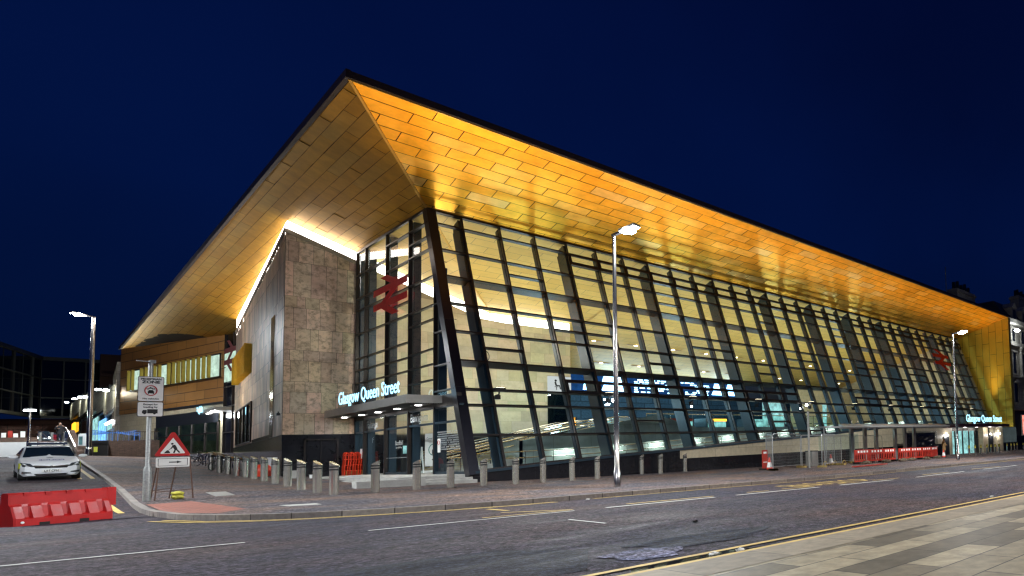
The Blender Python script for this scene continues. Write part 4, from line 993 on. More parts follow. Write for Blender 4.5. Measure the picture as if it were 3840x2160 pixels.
# sign pole
def fsign(mb, x0, z0, x1, z1, y, r=.04, th=.012):
    n = 5; pts = []
    for cx, cz, a0 in ((x1-r, z1-r, 0), (x0+r, z1-r, 90), (x0+r, z0+r, 180), (x1-r, z0+r, 270)):
        for k in range(n): a = math.radians(a0+90*k/(n-1)); pts.append((cx+r*math.cos(a), cz+r*math.sin(a)))
    mb.prism(pts, (0, y, 0), (1, 0, 0), (0, 0, 1), (0, -th, 0))
px, py = 2.42, 30.4; pz = gz(px, py)
t = thing('sign_pole', 'galvanised pole with a pedestrian zone sign and small lamp arm', 'street sign', (px, py, pz))
H = 4.42
m = MB(); m.lathe((0, 0, 0), [(.085, 0), (.085, 1.0), (.07, 1.06), (.05, 1.12), (.05, H)], 14); m.build('pole', M_galv, t, True)
m = MB(); m.bar(V(.05, 0, H-.03), V(-.28, -.02, H-.01), .05, .03); m.bar(V(-.02, 0, H-.02), V(.1, 0, H-.02), .1, .1); m.build('lamp_arm', M_galv, t)
def plate(x0, z0, x1, z1, nm):
    b = MB(); fsign(b, x0-.015, z0-.015, x1+.015, z1+.015, -.09, .04); o = b.build('sign_border', M_signk, t)
    b = MB(); fsign(b, x0, z0, x1, z1, -.103, .035); f = b.build(nm, M_signw, t); return f
yT = -.118
f1 = plate(-.23, 3.14, .25, 3.90, 'zone_sign')
text('lettering', 'PEDESTRIAN', .078, M_signk, f1, (.01, yT, 3.805), (1, 0, 0), (0, 0, 1), align='CENTER', off=.0035, sx=.95, spacing=.95)
text('lettering', 'ZONE', .115, M_signk, f1, (.01, yT, 3.70), (1, 0, 0), (0, 0, 1), align='CENTER', off=.005, sx=1.1)
m = MB(); m.tube([V(.01+.115*math.cos(a), yT-.004, 3.47+.155*math.sin(a)) for a in [k*math.pi/14 for k in range(28)]], .013, 5, closed=True); m.build('prohibition_ring', M_signr, f1)
m = MB()  # motorbike over car
m.box(-.05, yT-.003, 3.38, .07, yT, 3.44); m.box(-.035, yT-.003, 3.44, .055, yT, 3.455); m.prism([(-.045, 0), (.065, 0), (.045, .045), (-.025, .045)], (0, yT, 3.44), (1, 0, 0), (0, 0, 1), (0, -.003, 0)); m.box(-.05, yT-.003, 3.36, -.03, yT, 3.38); m.box(.05, yT-.003, 3.36, .07, yT, 3.38)
for cx in (-.05, .06): m.tube([V(cx+.022*math.cos(a), yT-.002, 3.525+.022*math.sin(a)) for a in [k*.785 for k in range(8)]], .006, 4, closed=True)
m.prism([(-.05, 0), (.06, 0), (.03, .035), (-.02, .03)], (0, yT, 3.53), (1, 0, 0), (0, 0, 1), (0, -.003, 0)); m.ell((.0, yT, 3.575), (.012, .004, .012)); m.build('vehicle_pictogram', M_signk, f1)
text('lettering', 'No vehicles', .07, M_signk, f1, (.01, yT, 3.19), (1, 0, 0), (0, 0, 1), align='CENTER', off=.002, sx=.95)
f2 = plate(-.23, 2.66, .25, 3.10, 'exception_sign')
text('lettering', 'Except for', .07, M_signk, f2, (.01, yT, 3.01), (1, 0, 0), (0, 0, 1), align='CENTER', off=.0025, sx=.95)
text('lettering', 'loading by', .07, M_signk, f2, (.01, yT, 2.925), (1, 0, 0), (0, 0, 1), align='CENTER', off=.0025, sx=.95)
m = MB(); m.box(-.05, yT-.003, 2.75, .15, yT, 2.88); m.prism([(-.15, 0), (-.06, 0), (-.06, .105), (-.13, .105), (-.15, .06)], (0, yT, 2.75), (1, 0, 0), (0, 0, 1), (0, -.003, 0))
for cx in (-.1, .09): m.prism([(cx+.026*math.cos(k*.524), .026*math.sin(k*.524)) for k in range(12)], (0, yT-.001, 2.745), (1, 0, 0), (0, 0, 1), (0, -.004, 0))
m.build('lorry_pictogram', M_signk, f2)

# roadworks sign on A-frame
bx, by = 2.92, 30.7; bz = gz(bx, by)
t = thing('roadworks_sign', 'red triangular men-at-work sign above an arrow plate on a folding frame', 'road sign', (bx, by, bz))
fr = MB()
for x0, x1, yb in ((-.24, -.33, -.15), (.36, .44, -.15)): fr.bar(V(x0, .02, 1.42), V(x1, yb, 0), .025, .025)
for x0, x1, yb in ((-.26, -.36, .55), (.12, .02, .6)): fr.bar(V(x0, .06, 1.35), V(x1, yb, 0), .025, .025)
fr.bar(V(-.34, -.12, .26), V(.42, -.12, .30), .02, .02); fr.bar(V(-.34, .35, .30), V(.05, .38, .36), .02, .02); fr.build('folding_frame', M_rust, t)
m = MB(); m.prism([(-.34, 1.40), (.34, 1.40), (.36, 1.44), (.04, 2.15), (0, 2.17), (-.04, 2.15), (-.36, 1.44)], (0.01, -.02, 0), (1, 0, 0), (0, 0, 1), (0, -.02, 0)); tri = m.build('warning_triangle', M_signr, t)
m = MB(); m.prism([(-.235, 1.475), (.235, 1.475), (.25, 1.50), (0, 1.99), (-.25, 1.50)], (0.01, -.041, 0), (1, 0, 0), (0, 0, 1), (0, -.003, 0)); m.build('triangle_face', M_signw, tri)
m = MB(); yy = -.046
m.prism([(-.17, 0), (-.04, 0), (-.06, .06), (-.10, .10), (-.14, .05)], (0, yy, 1.49), (1, 0, 0), (0, 0, 1), (0, -.002, 0))
m.ell((-.005, yy, 1.79), (.028, .004, .03)); m.bar(V(.02, yy, 1.75), V(.07, yy, 1.62), .004, .07, up=(1, 0, 0)); m.bar(V(.065, yy, 1.63), V(.03, yy, 1.49), .004, .035, up=(1, 0, 0)); m.bar(V(.07, yy, 1.63), V(.15, yy, 1.50), .004, .035, up=(1, 0, 0)); m.bar(V(.02, yy, 1.74), V(-.03, yy, 1.63), .004, .026, up=(1, 0, 0)); m.bar(V(.01, yy, 1.68), V(-.11, yy, 1.55), .004, .012, up=(1, 0, 0)); m.build('digging_figure', M_signk, tri)
m = MB(); fsign(m, -.32, 1.04, .36, 1.36, -.03, .03); ap = m.build('arrow_plate', M_signw, t)
m = MB()
for a_ in ((-.28, 1.08, .32, 1.092), (-.28, 1.31, .32, 1.322), (-.28, 1.08, -.27, 1.32), (.31, 1.08, .32, 1.32)): m.box(a_[0], -.047, a_[1], a_[2], -.043, a_[3])
m.prism([(-.06, -.015), (.1, -.015), (.1, -.04), (.2, 0), (.1, .04), (.1, .015), (-.06, .015)], (0, -.044, 1.2), (1, 0, 0), (0, 0, 1), (0, -.003, 0)); m.build('arrow', M_signk, ap)
# sandbags
for k, (dz, lab) in enumerate(((0, 'lower yellow sandbag under the roadworks sign frame'), (.115, 'upper yellow sandbag on the stack under the roadworks sign frame'))):
    m = MB(); n = 14; m.ell((0, 0, 0), (.14, .12, .07), 14, 8)
    for p in m.v:
        p.x = math.copysign(abs(p.x/.14)**.6*.14, p.x); p.z = p.z+.012*math.sin(p.x*40+k)+.008*math.sin(p.y*50)
    o = m.build('sandbag', M_sand, None, True); o.location = (bx+.12, by-.14, bz+.07+dz); tag(o, lab, 'sandbag', 'sandbags on the roadworks sign')

# water-filled barrier
a, b = V(.0, 24.3, 0), V(1.36, 25.15, 0); u = (b-a).normalized(); L = (b-a).length; zb0, zb1 = gz(a.x, a.y, 0)-.02+.0, gz(b.x, b.y, 0)
w = V(0, 0, zb1-zb0)/L; nrm = V(u.y, -u.x, 0)
t = thing('water_barrier', 'red plastic water-filled road barrier lying across the side street', 'barrier', tuple(a+V(0, 0, zb0)), world=True)
O = a+V(0, 0, zb0+.0)
def bq(s, d, z): return O+u*s+w*s+nrm*d+V(0, 0, z)
prof = [(.24, 0), (.24, .16), (.24, .18), (.15, .45), (.10, .50), (.09, .72), (.05, .76), (-.05, .76), (-.09, .72), (-.10, .50), (-.15, .45), (-.24, .18), (-.24, 0)]
m = MB(); segs = [0, .02]; rec = []
Lb = L
cuts = []
k0 = .16
while k0 < Lb-.2: cuts.append((k0, k0+.13)); k0 += .30
ss = [0, .03]
for c0, c1 in cuts: ss += [c0, c0+.025, c1-.025, c1]
ss += [Lb-.03, Lb]; ss = sorted(set(ss)); rings = []
for s in ss:
    inrec = any(c0+.02 <= s <= c1-.02 for c0, c1 in cuts); pr = []
    for d, z in prof:
        if abs(d) == .24 and z == .18 and inrec: d = math.copysign(.17, d); z = .2
        if abs(d) == .15 and inrec: d = math.copysign(.12, d)
        if s < .02 or s > Lb-.02: d *= .93
        pr.append(bq(s, d, z))
    rings.append(pr)
m.loft(rings); m.build('body', M_red, t)
m = MB(); m.loft([[bq(Lb+s_, d, z) for d, z in ((.07, .33), (.07, .78), (-.07, .78), (-.07, .33))] for s_ in (0, .16)]); m.build('end_lug', M_red, t)
m = MB()
for s_ in (.22, .55, .88, 1.2): m.loft([[bq(s_+e_, d, z) for d, z in ((.105, .69), (.105, .755), (-.105, .755), (-.105, .69))] for e_ in (0, .09)])
m.build('top_clip', M_red, t)
m = MB()
for s_ in (.38, 1.02): m.loft([[bq(s_+e_, d, z) for d, z in ((.245, -.01), (.245, .07), (-.245, .07), (-.245, -.01))] for e_ in (0, .16)])
m.build('fork_slot', M_blkp, t)
m = MB(); c = bq(.12, .245, .09); m.prism([(.028*math.cos(k*.5236), .028*math.sin(k*.5236)) for k in range(12)], c, u, (0, 0, 1), nrm*.01); m.build('drain_cap', M_signw, t)

# stacked red barriers by the tower
for i in range(4):
    x = 11.35+i*.24; y = 49.2
    m = MB(); s_ = []
    pf = [(-.09, 0), (-.09, .5), (-.05, .85), (-.05, 1.25), (-.02, 1.38), (.05, 1.42), (.12, 1.38), (.14, 1.25), (.14, .85), (.10, .5), (.10, 0), (.05, 0), (.05, .5), (.09, .85), (.09, 1.25), (.05, 1.33), (0, 1.25), (0, .85), (-.04, .5), (-.04, 0)]
    o = thing('plastic_barrier', ['leftmost', 'second', 'third', 'rightmost'][i]+' of the four upright red plastic barriers stacked by the doors', 'barrier', (x, y, .5), 0, 'red barriers stacked by the doors')
    m.prism(pf, (0, 0, 0), (1, 0, 0), (0, 0, 1), (0, .5, 0)); m.build('moulded_panel', M_redo, o)
    m = MB()
    for z in (.25, .6, .95, 1.2): m.box(-.1, -.02, z, .13, .0, z+.05)
    m.build('rib', M_redo, o); m = MB(); m.bar(V(0, -.06, 0), V(0, -.06, .28), .02, .02); m.build('foot_hook', M_yell, o)

# police car
def car_body(L=4.2, Wd=1.66, Hh=1.42):
    # stations along y: 0 = front bumper ; local coords x across, y back, z up
    st_ = [(0.0, .50, .30, .62, .62, .35), (.06, .70, .22, .70, .70, .4), (.25, .80, .18, .78, .78, .45), (.6, .83, .18, .86, .86, .5), (1.05, .83, .18, .94, .94, .6), (1.3, .83, .18, .98, 1.02, .74), (1.95, .83, .18, .98, 1.38, .64), (2.5, .83, .18, .98, 1.44, .60), (3.2, .83, .18, 1.0, 1.42, .58), (3.8, .82, .2, 1.0, 1.25, .55), (4.12, .76, .25, .95, 1.0, .6), (4.2, .62, .35, .85, .88, .5)]
    rings = []
    for y, hw, zb, zs, zt, tw in st_:
        tw2 = tw if zt > zs+.05 else hw*.80
        rings.append([V(-hw*.88, y, zb), V(-hw, y, zb+.12), V(-hw, y, zs-.14), V(-hw*.95, y, zs-.03), V(-tw2-.02, y, zt-.03), V(-tw2*.75, y, zt), V(0, y, zt+.02), V(tw2*.75, y, zt), V(tw2+.02, y, zt-.03), V(hw*.95, y, zs-.03), V(hw, y, zs-.14), V(hw, y, zb+.12), V(hw*.88, y, zb)])
    m = MB(); m.loft(rings); return m
cx, cy = 1.18, 50.0; cz = gz(cx, cy, 0)
t = thing('police_car', 'white police car parked facing the camera behind the red barrier', 'car', (cx, cy, cz), math.radians(3))
slope = math.atan(.06); t.rotation_euler = (slope, 0, math.radians(2)); t.scale = (1, 1, 1.08)
M_carp = pm('white car paint', (.88, .90, .92), .5, coat=.08, var=.04, spec=.3)
body = car_body().build('body', M_carp, t, True)
m = MB()   # windscreen
m.face([V(-.72, 1.22, .99), V(.72, 1.22, .99), V(.60, 1.92, 1.40), V(-.60, 1.92, 1.40)]); m.build('windscreen', pm('dark car glass', (.01, .02, .03), .05, coat=1), t)
m = MB()
for s_ in (-1, 1): m.face([V(s_*.80, 1.5, 1.0), V(s_*.80, 3.5, 1.02), V(s_*.65, 3.1, 1.36), V(s_*.65, 1.98, 1.36)])
m.build('side_window', pm('dark car glass', (.01, .02, .03), .05, coat=1), t)
m = MB(); m.prism([(-.42, .54), (.42, .54), (.50, .66), (.44, .67), (0, .62), (-.44, .67), (-.50, .66)], (0, -.02, 0), (1, 0, 0), (0, 0, 1), (0, .05, 0)); m.prism([(-.40, .23), (.40, .23), (.46, .30), (-.46, .30)], (0, -.02, 0), (1, 0, 0), (0, 0, 1), (0, .05, 0)); gr = m.build('grille', M_blkp, t)
m = MB(); m.bar(V(-.46, -.03, .65), V(0, -.03, .60), .02, .018); m.bar(V(.46, -.03, .65), V(0, -.03, .60), .02, .018); m.ell((0, -.04, .60), (.06, .012, .05)); m.build('chrome_strip', M_steel, gr)
for s_ in (-1, 1):
    m = MB(); m.hexa([V(s_*.46, -.01, .60), V(s_*.76, .10, .62), V(s_*.80, .34, .76), V(s_*.56, .06, .70)], [V(s_*.46, .0, .63), V(s_*.78, .10, .68), V(s_*.82, .36, .79), V(s_*.56, .10, .74)]); hl = m.build('headlight', pm('headlight glass', (.05, .06, .07), .1, coat=1), t)
    m = MB(); m.bar(V(s_*.58, -.01, .66), V(s_*.76, .10, .69), .03, .03); m.build('light_signature', M_steel, hl)
    m = MB(); m.hexa([V(s_*.52, -.01, .34), V(s_*.78, .05, .33), V(s_*.78, .06, .42), V(s_*.55, -.01, .38)], [V(s_*.52, .03, .34), V(s_*.78, .08, .33), V(s_*.78, .09, .42), V(s_*.55, .03, .38)]); m.build('fog_lamp_recess', M_blkp, t)
    m = MB(); m.ell((s_*.96, 1.42, 1.0), (.14, .08, .075), 10, 6); m.build('wing_mirror', M_carp, t, True)
    m = MB(); m.bar(V(s_*.78, 1.45, .96), V(s_*.9, 1.43, .98), .05, .05); m.build('mirror_arm', M_blkp, t)
    m = MB(); m.hexa([V(s_*.825, .30, .52), V(s_*.838, .62, .50), V(s_*.838, .62, .76), V(s_*.80, .34, .74)], [V(s_*.835, .30, .52), V(s_*.848, .62, .50), V(s_*.848, .62, .76), V(s_*.815, .34, .74)]); m.build('yellow_marking', pm('fluorescent yellow', (.70, .75, .02), .5), t)
    for wy in (.72, 3.35):
        m = MB(); m.tube([V(s_*.62, wy, .30), V(s_*.84, wy, .30)], .30, 18); wh = m.build('wheel', M_rub, t)
        m = MB(); m.tube([V(s_*.83, wy, .30), V(s_*.85, wy, .30)], .19, 12); m.build('rim', M_galv, wh)
m = MB(); m.box(-.26, -.055, .37, .26, -.035, .48); pl = m.build('number_plate', M_signw, t)
text('plate_characters', 'LJ17 CPN', .115, M_signk, pl, (0, -.058, .385), (1, 0, 0), (0, 0, 1), align='CENTER', off=.002, sx=.86)
text('bonnet_lettering', 'POLICE', .26, pm('police blue', (.02, .04, .30), .4), t, (.38, .42, .868), (-1, 0, 0), (0, .985, .17), off=.004, sx=.82)
m = MB(); m.ell((0, .95, .955), (.10, .05, .01)); m.build('bonnet_crest', M_navy, t)
text('roof_number', '020', .22, M_signk, t, (.22, 1.99, 1.463), (-1, 0, 0), (0, 1, .1), off=.002, sx=.9)
m = MB(); m.box(-.56, 2.25, 1.50, .56, 2.55, 1.60); m.box(-.5, 2.35, 1.44, -.44, 2.45, 1.5); m.box(.44, 2.35, 1.44, .5, 2.45, 1.5); m.build('light_bar', M_navy, t)

# bicycle racks and bicycles
rk = None
for i in range(12):
    y = 54.2+i*1.05; x = 8.05
    lab = ordw(i)+' steel hoop bicycle stand, counting from the stone tower corner'
    if rk is None:
        rk = thing('bicycle_stand', lab, 'bicycle rack', (x, y, gz(x, y)), 0, 'steel bicycle stands'); m = MB()
        m.tube([V(-.42, 0, 0), V(-.42, 0, .72), V(-.36, 0, .85), V(-.25, 0, .9), V(.25, 0, .9), V(.36, 0, .85), V(.42, 0, .72), V(.42, 0, 0)], .03, 8); m.build('hoop', M_steel, rk, True)
        m = MB()
        for s_ in (-.42, .42): m.lathe((s_, 0, 0), [(.07, 0), (.07, .01)], 10)
        m.build('base_flange', M_galv, rk)
    else: t = copy_tree(rk); t.location = (x, y, gz(x, y)); t['label'] = lab
def bike(lab, x, y, rz_, basket):
    t = thing('bicycle', lab, 'bicycle', (x, y, gz(x, y)), rz_)
    for wx in (-.52, .52):
        m = MB(); m.tube([V(wx+.34*math.cos(a), 0, .35+.34*math.sin(a)) for a in [k*math.pi/12 for k in range(24)]], .022, 6, closed=True); wh = m.build('wheel', M_rub, t, True)
        m = MB()
        for k in range(9): a = k*math.pi/9; m.bar(V(wx+.33*math.cos(a), 0, .35+.33*math.sin(a)), V(wx-.33*math.cos(a), 0, .35-.33*math.sin(a)), .004, .004)
        m.build('spokes', M_steel, wh)
    m = MB()
    for p, q in (((-.52, .35), (-.08, .30)), ((-.52, .35), (-.18, .80)), ((-.08, .30), (-.2, .88)), ((-.08, .30), (.38, .78)), ((-.18, .8), (.36, .86)), ((.34, .95), (.52, .35))): m.tube([V(p[0], 0, p[1]), V(q[0], 0, q[1])], .018, 6)
    m.build('frame', M_navy, t, True)
    m = MB(); m.tube([V(.30, -.26, 1.02), V(.36, -.1, 1.0), V(.36, .1, 1.0), V(.30, .26, 1.02)], .014, 6); m.build('handlebar', M_blkp, t)
    m = MB(); m.ell((-.22, 0, .93), (.13, .07, .03), 10, 6); m.build('saddle', M_blkp, t)
    if basket: m = MB(); m.box(.42, -.19, .82, .78, .19, 1.10); m.build('red_basket', M_redo, t)
bike('parked bicycle with a red delivery box at the far end of the stands', 7.3, 66.2, math.pi*.96, True)
bike('dark parked bicycle locked beside the one with the red box', 7.6, 64.6, .1, False)
bike('parked bicycle half hidden among the middle bicycle stands', 7.9, 58.9, .15, False)
# planter bench, red box, low block and litter near tower
t = tag(MB().box(8.2, 45.9, gz(8.5, 46)-.02, 8.95, 46.5, gz(8.5, 46)+.42).build('bench', M_conc), 'small pale concrete seat block behind the bollards', 'bench')
m = MB(); m.ell((8.0, 50.0, gz(8, 50)+.3), (.42, .3, .42), 10, 6); m.box(7.7, 49.7, gz(8, 50), 8.4, 50.1, gz(8, 50)+.25); tag(m.build('red_sack', M_redo, None, True), 'round red bag slumped at the foot of the stone tower', 'bag')
m = MB(); m.lathe((9.1, 45.6, gz(9, 45.6)), [(.05, 0), (.07, .2)], 10); tag(m.build('paper_cup', M_signw), 'white paper cup standing by the concrete seat block', 'cup')
m = MB(); m.box(8.2, 50.7-.6, gz(8.3, 50), 8.6, 50.2, gz(8.3, 50)+1.1); tag(m.build('white_cabinet', M_hoard), 'narrow white utility cabinet behind the bollards at the tower corner', 'cabinet')
# posters and stands inside the entrance
t = thing('poster_stand', 'white face-covering poster board inside the sliding doors', 'poster', (14.2, 44.4, .5), math.radians(-62))
m = MB(); m.box(-.62, 0, .35, .62, .06, 2.35); m.box(-.6, -.3, 0, .6, .3, .1); m.build('board', M_signw, t)
m = MB(); m.tube([V(.36*math.cos(a), -.01, 1.35+.36*math.sin(a)) for a in [k*.4488 for k in range(14)]], .022, 5, closed=True); m.build('green_ring', pm('poster green', (.02, .2, .15), .5), t)
m = MB(); m.ell((0, -.01, 1.52), (.10, .01, .11)); m.prism([(-.16, 0), (.16, 0), (.13, .32), (-.13, .32)], (0, -.012, 1.05), (1, 0, 0), (0, 0, 1), (0, .01, 0)); m.build('figure', M_navy, t)
text('heading', 'Cover your face', .19, M_navy, t, (0, -.012, 1.98), (1, 0, 0), (0, 0, 1), align='CENTER', sx=.8)
t = thing('folding_easel', 'empty white folding easel just inside the doors', 'easel', (13.0, 42.5, .5))
m = MB(); m.bar(V(0, -.3, 0), V(0, 0, 1.5), .05, .05); m.bar(V(0, .3, 0), V(0, 0, 1.5), .05, .05); m.bar(V(0, -.15, .75), V(0, .15, .75), .04, .04); m.build('legs_frame', M_signw, t)
t = thing('ticket_gate', 'dark ticket machine standing beyond the entrance glass', 'machine', (14.0, 48.2, .5)); m = MB(); m.box(-.4, -.3, 0, .4, .3, 1.9); m.build('cabinet', M_dark, t); m = MB(); m.box(-.3, -.31, 1.2, .3, -.3, 1.7); m.build('screen', M_cyan, t)

# bus shelter
def G(x, y): return gz(x, y)
t = thing('bus_shelter', 'grey steel bus shelter under construction with a flat sloping roof', 'bus shelter', (40, 29, G(40, 29)), world=True)
m = MB(); m.hexa([V(32.4, 27.3, 2.32), V(47.5, 27.3, 2.32), V(49.5, 29.6, 2.55), V(34.5, 29.6, 2.55)][::1], [V(32.4, 27.3, 2.44), V(47.5, 27.3, 2.44), V(49.5, 29.6, 2.68), V(34.5, 29.6, 2.68)]); m.build('roof', M_alu, t)
m = MB(); m.bar(V(32.2, 27.5, 2.3), V(47.4, 27.5, 2.3), .12, .14); m.build('roof_beam', M_galv, t)
for x in (36.0, 37.7, 39.2, 41.9, 43.4, 44.9):
    m = MB(); m.box(x-.17, 29.5, G(x, 29), x+.17, 29.7, 2.35); m.build('post', M_alu, t)
M_lat = pm('lattice steel', (.30, .31, .31), .5, .6)
m = MB(); m.bar(V(30.5, 27.5, G(30.5, 27)), V(30.5, 27.5, 2.35), .05, .05); m.bar(V(31.0, 27.9, G(31, 27)), V(31.0, 27.9, 2.35), .05, .05)
for k in range(14): z = -.2+k*.18; m.bar(V(30.5, 27.5, z), V(31, 27.9, z+.18), .03, .03); m.bar(V(31, 27.9, z), V(30.5, 27.5, z+.18), .03, .03)
m.box(30.5, 27.4, 2.3, 33, 27.9, 2.42); m.build('lattice_post', M_lat, t)
m = MB(); m.box(31.5, 28.9, .0, 36, 28.93, 1.9); m.build('rear_glass', M_glass, t)
text('shelter_lettering', 'Bus Stop', .22, M_signw, t, (38.2, 27.36, 2.31), (1, 0, 0), (0, 0, 1))
# plastic wrapped panel
t = thing('wrapped_panel', 'large dark advertising panel wrapped in clear plastic sheet', 'advertising panel', (46.2, 31.2, G(46, 31)), world=True)
m = MB(); m.box(46.0, 31.2, -.4, 51.2, 31.5, 1.9); m.build('panel', M_dark, t)
M_plas = glass('crumpled plastic sheet', (.62, .66, .68), .8, 1.6, .22, .12)
mb = MB(); nx, nz_ = 26, 14; random.seed(9)
def ps(i, j): return V(45.9+5.5*i/nx, 31.08+random.uniform(-.12, .04), -.45+2.5*j/nz_)
Pq = [[ps(i, j) for j in range(nz_+1)] for i in range(nx+1)]
for i in range(nx):
    for j in range(nz_): mb.face([Pq[i][j], Pq[i+1][j], Pq[i+1][j+1], Pq[i][j+1]])
mb.build('plastic_sheet', M_plas, t)
# mesh fence panels
def fence(lab, a, b, h=2.0):
    a, b = V(*a, 0), V(*b, 0); za, zb = G(a.x, a.y)+.08, G(b.x, b.y)+.08
    t = thing('wire_fence', lab, 'fence', (a.x, a.y, G(a.x, a.y)), 0, 'temporary wire fence panels', world=True); d = (b-a)
    A = lambda s_, z: a+d*s_+V(0, 0, za+(zb-za)*s_+z)
    m = MB(); m.tube([A(0, 0), A(0, h-.15), A(.03, h-.03), A(.07, h), A(.93, h), A(.97, h-.03), A(1, h-.15), A(1, 0)], .024, 6); m.tube([A(0, .12), A(1, .12)], .018, 5); m.build('frame', M_galv, t, True)
    m = MB(); n = int(d.length/.11)
    for k in range(1, n): m.bar(A(k/n, .12), A(k/n, h), .005, .005, up=(0, 1, 0))
    for k in range(1, 10): m.bar(A(0, .12+k*.19), A(1, .12+k*.19), .005, .005)
    m.build('wire_mesh', M_galv, t)
    m = MB()
    for s_ in (0, 1): c = a+d*s_; m.obox((c.x, c.y, G(c.x, c.y)), (.22, .6, .12))
    m.build('rubber_foot', pm('yellow foot', (.35, .25, .08), .8), t)
fence('wire fence panel at the left end, angled away from the red and white cone', (25.9, 28.2), (24.1, 25.7), 2.05)
fence('long wire fence panel in front of the plain grey post', (24.1, 25.7), (27.6, 26.8), 2.05)
fence('wire fence panel between the grey post and the lattice shelter post', (27.9, 27.2), (31.3, 27.3), 2.0)
fence('wire fence panel at the front left corner of the bus shelter', (27.7, 25.2), (31.2, 26.6), 2.0)
fence('wire fence panel standing behind the bus shelter posts', (31.5, 28.2), (35.2, 29.0), 2.0)
fence('wire fence panel farthest right behind the bus shelter', (35.6, 29.0), (39.6, 29.3), 2.0)
for x, y, H_, lab in ((26.9, 25.5, 3.5, 'plain grey steel post standing among the wire fences'),):
    t = thing('steel_post', lab, 'post', (x, y, G(x, y))); m = MB(); m.lathe((0, 0, 0), [(.07, 0), (.07, H_)], 12); m.build('tube', M_alu, t, True); m = MB(); m.lathe((0, 0, H_), [(.075, 0), (.02, .04)], 12); m.build('cap', M_blkp, t)
t = thing('litter_bin', 'square grey litter bin behind the wire fence', 'bin', (30.0, 28.2, G(30, 28))); m = MB(); m.box(-.3, -.3, 0, .3, .3, 1.0); m.build('bin_body', M_alu, t); m = MB(); m.box(-.32, -.32, 1.0, .32, .32, 1.06); m.build('lid', M_dark, t)
# chapter barriers
bar0 = None; random.seed(4)
BR = [(33.0, 26.2), (34.75, 26.3), (36.5, 26.4), (39.1, 26.7), (40.85, 26.8), (42.6, 26.9), (44.2, 27.1)]
for i, (x, y) in enumerate(BR):
    lab = ordw(i)+' red plastic works barrier from the left in front of the bus shelter'
    if bar0 is None:
        bar0 = thing('works_barrier', lab, 'barrier', (x, y, G(x, y)), 0, 'red works barriers by the bus shelter')
        m = MB(); m.box(-.85, -.02, .72, .85, .02, 1.0); m.box(-.85, -.02, .15, .85, .02, .25); 
        for k in range(8):
            xx = -.85+k*.23; m.box(xx, -.02, .25, xx+.09, .02, .72)
            if k < 7: m.prism([(.0, 0), (.035, .10), (.115-.045, .14), (.105, .10), (.14, 0), (.14, .16), (0, .16)], (xx+.09, .018, .57), (1, 0, 0), (0, 0, 1), (0, -.036, 0))
        m.build('moulded_panel', M_redm, bar0)
        m = MB()
        for xx in (-.5, -.2, .15, .45): m.box(xx, -.028, .78, xx+.16, -.021, .93)
        m.build('white_reflector', M_signw, bar0)
        for xx in (-.6, .6): m = MB(); m.obox((xx, 0, 0), (.14, .6, .15)); m.build('foot', M_rub, bar0)
        q = bar0
    else: q = copy_tree(bar0); q.location = (x, y, G(x, y)); q['label'] = lab
    q.rotation_euler[2] = random.uniform(-.12, .22)
text('barrier_lettering', 'SMS', .2, M_signw, bar0, (-.05, -.03, .78), (1, 0, 0), (0, 0, 1))
t = thing('works_barrier', 'upright red barrier end with white marking beside the left cone', 'barrier', (24.95, 27.3, G(24.95, 27.3)))
m = MB(); m.box(-.2, -.03, .1, .2, .03, 1.2); m.build('moulded_panel', M_redm, t); m = MB(); m.box(-.12, -.036, .98, .12, -.031, 1.1); m.box(-.16, -.036, .45, .16, -.031, .5); m.build('white_reflector', M_signw, t)
m = MB(); m.box(-.25, -.25, 0, .25, .25, .1); m.build('foot', M_rub, t)
def cone(lab, x, y):
    t = thing('traffic_cone', lab, 'traffic cone', (x, y, G(x, y)), 0, 'traffic cones')
    m = MB(); m.lathe((0, 0, .03), [(.19, 0), (.04, .72)], 14); m.build('cone_body', M_redo, t, True)
    m = MB(); m.lathe((0, 0, .03), [(.168, .13), (.105, .43)], 14); m.build('white_sleeve', M_signw, t, True)
    m = MB(); m.obox((0, 0, 0), (.44, .44, .04)); m.build('cone_base', M_rub, t)
cone('traffic cone at the foot of the red barrier end left of the fences', 24.9, 26.85)
cone('traffic cone behind the lattice post of the bus shelter', 31.7, 28); cone('traffic cone beside the plastic-wrapped advertising panel', 46.0, 27.2)
# hoses and planks on the ground
m = MB()
for k in range(9): x = 29.3+k*1.0; m.tube([V(x+.5*s_/6., 26.6+.03*k, G(x, 26)+.05+.28*math.sin(math.pi*s_/6.)) for s_ in range(7)], .02, 5)
tag(m.build('yellow_hose', M_yell), 'looping yellow hose lying behind the works barriers', 'hose')
m = MB(); m.bar(V(26.6, 21.8, G(26, 22)+.05), V(30.6, 22.4, G(30, 22)+.05), .22, .06); tag(m.build('plank', M_redm), 'flat red and white plank on the pavement before the shelter', 'plank')
random.seed(8)
for i in range(6):
    x = 32.5+i*2.2+random.uniform(-.4, .4); y = 25.3+i*.2; m = MB()
    m.ell((0, 0, .08), (.5, .32, .14), 9, 5)
    for p in m.v: p.z += random.uniform(-.03, .05); p.x += random.uniform(-.06, .06)
    o = m.build('ballast_sack', pm('dusty sacking', (.13, .095, .06), .9, var=.4, scale=8)); o.location = (x, y, G(x, y)); tag(o, ordw(i)+' dusty ballast sack from the left at the foot of the works barriers', 'sack', 'ballast sacks')

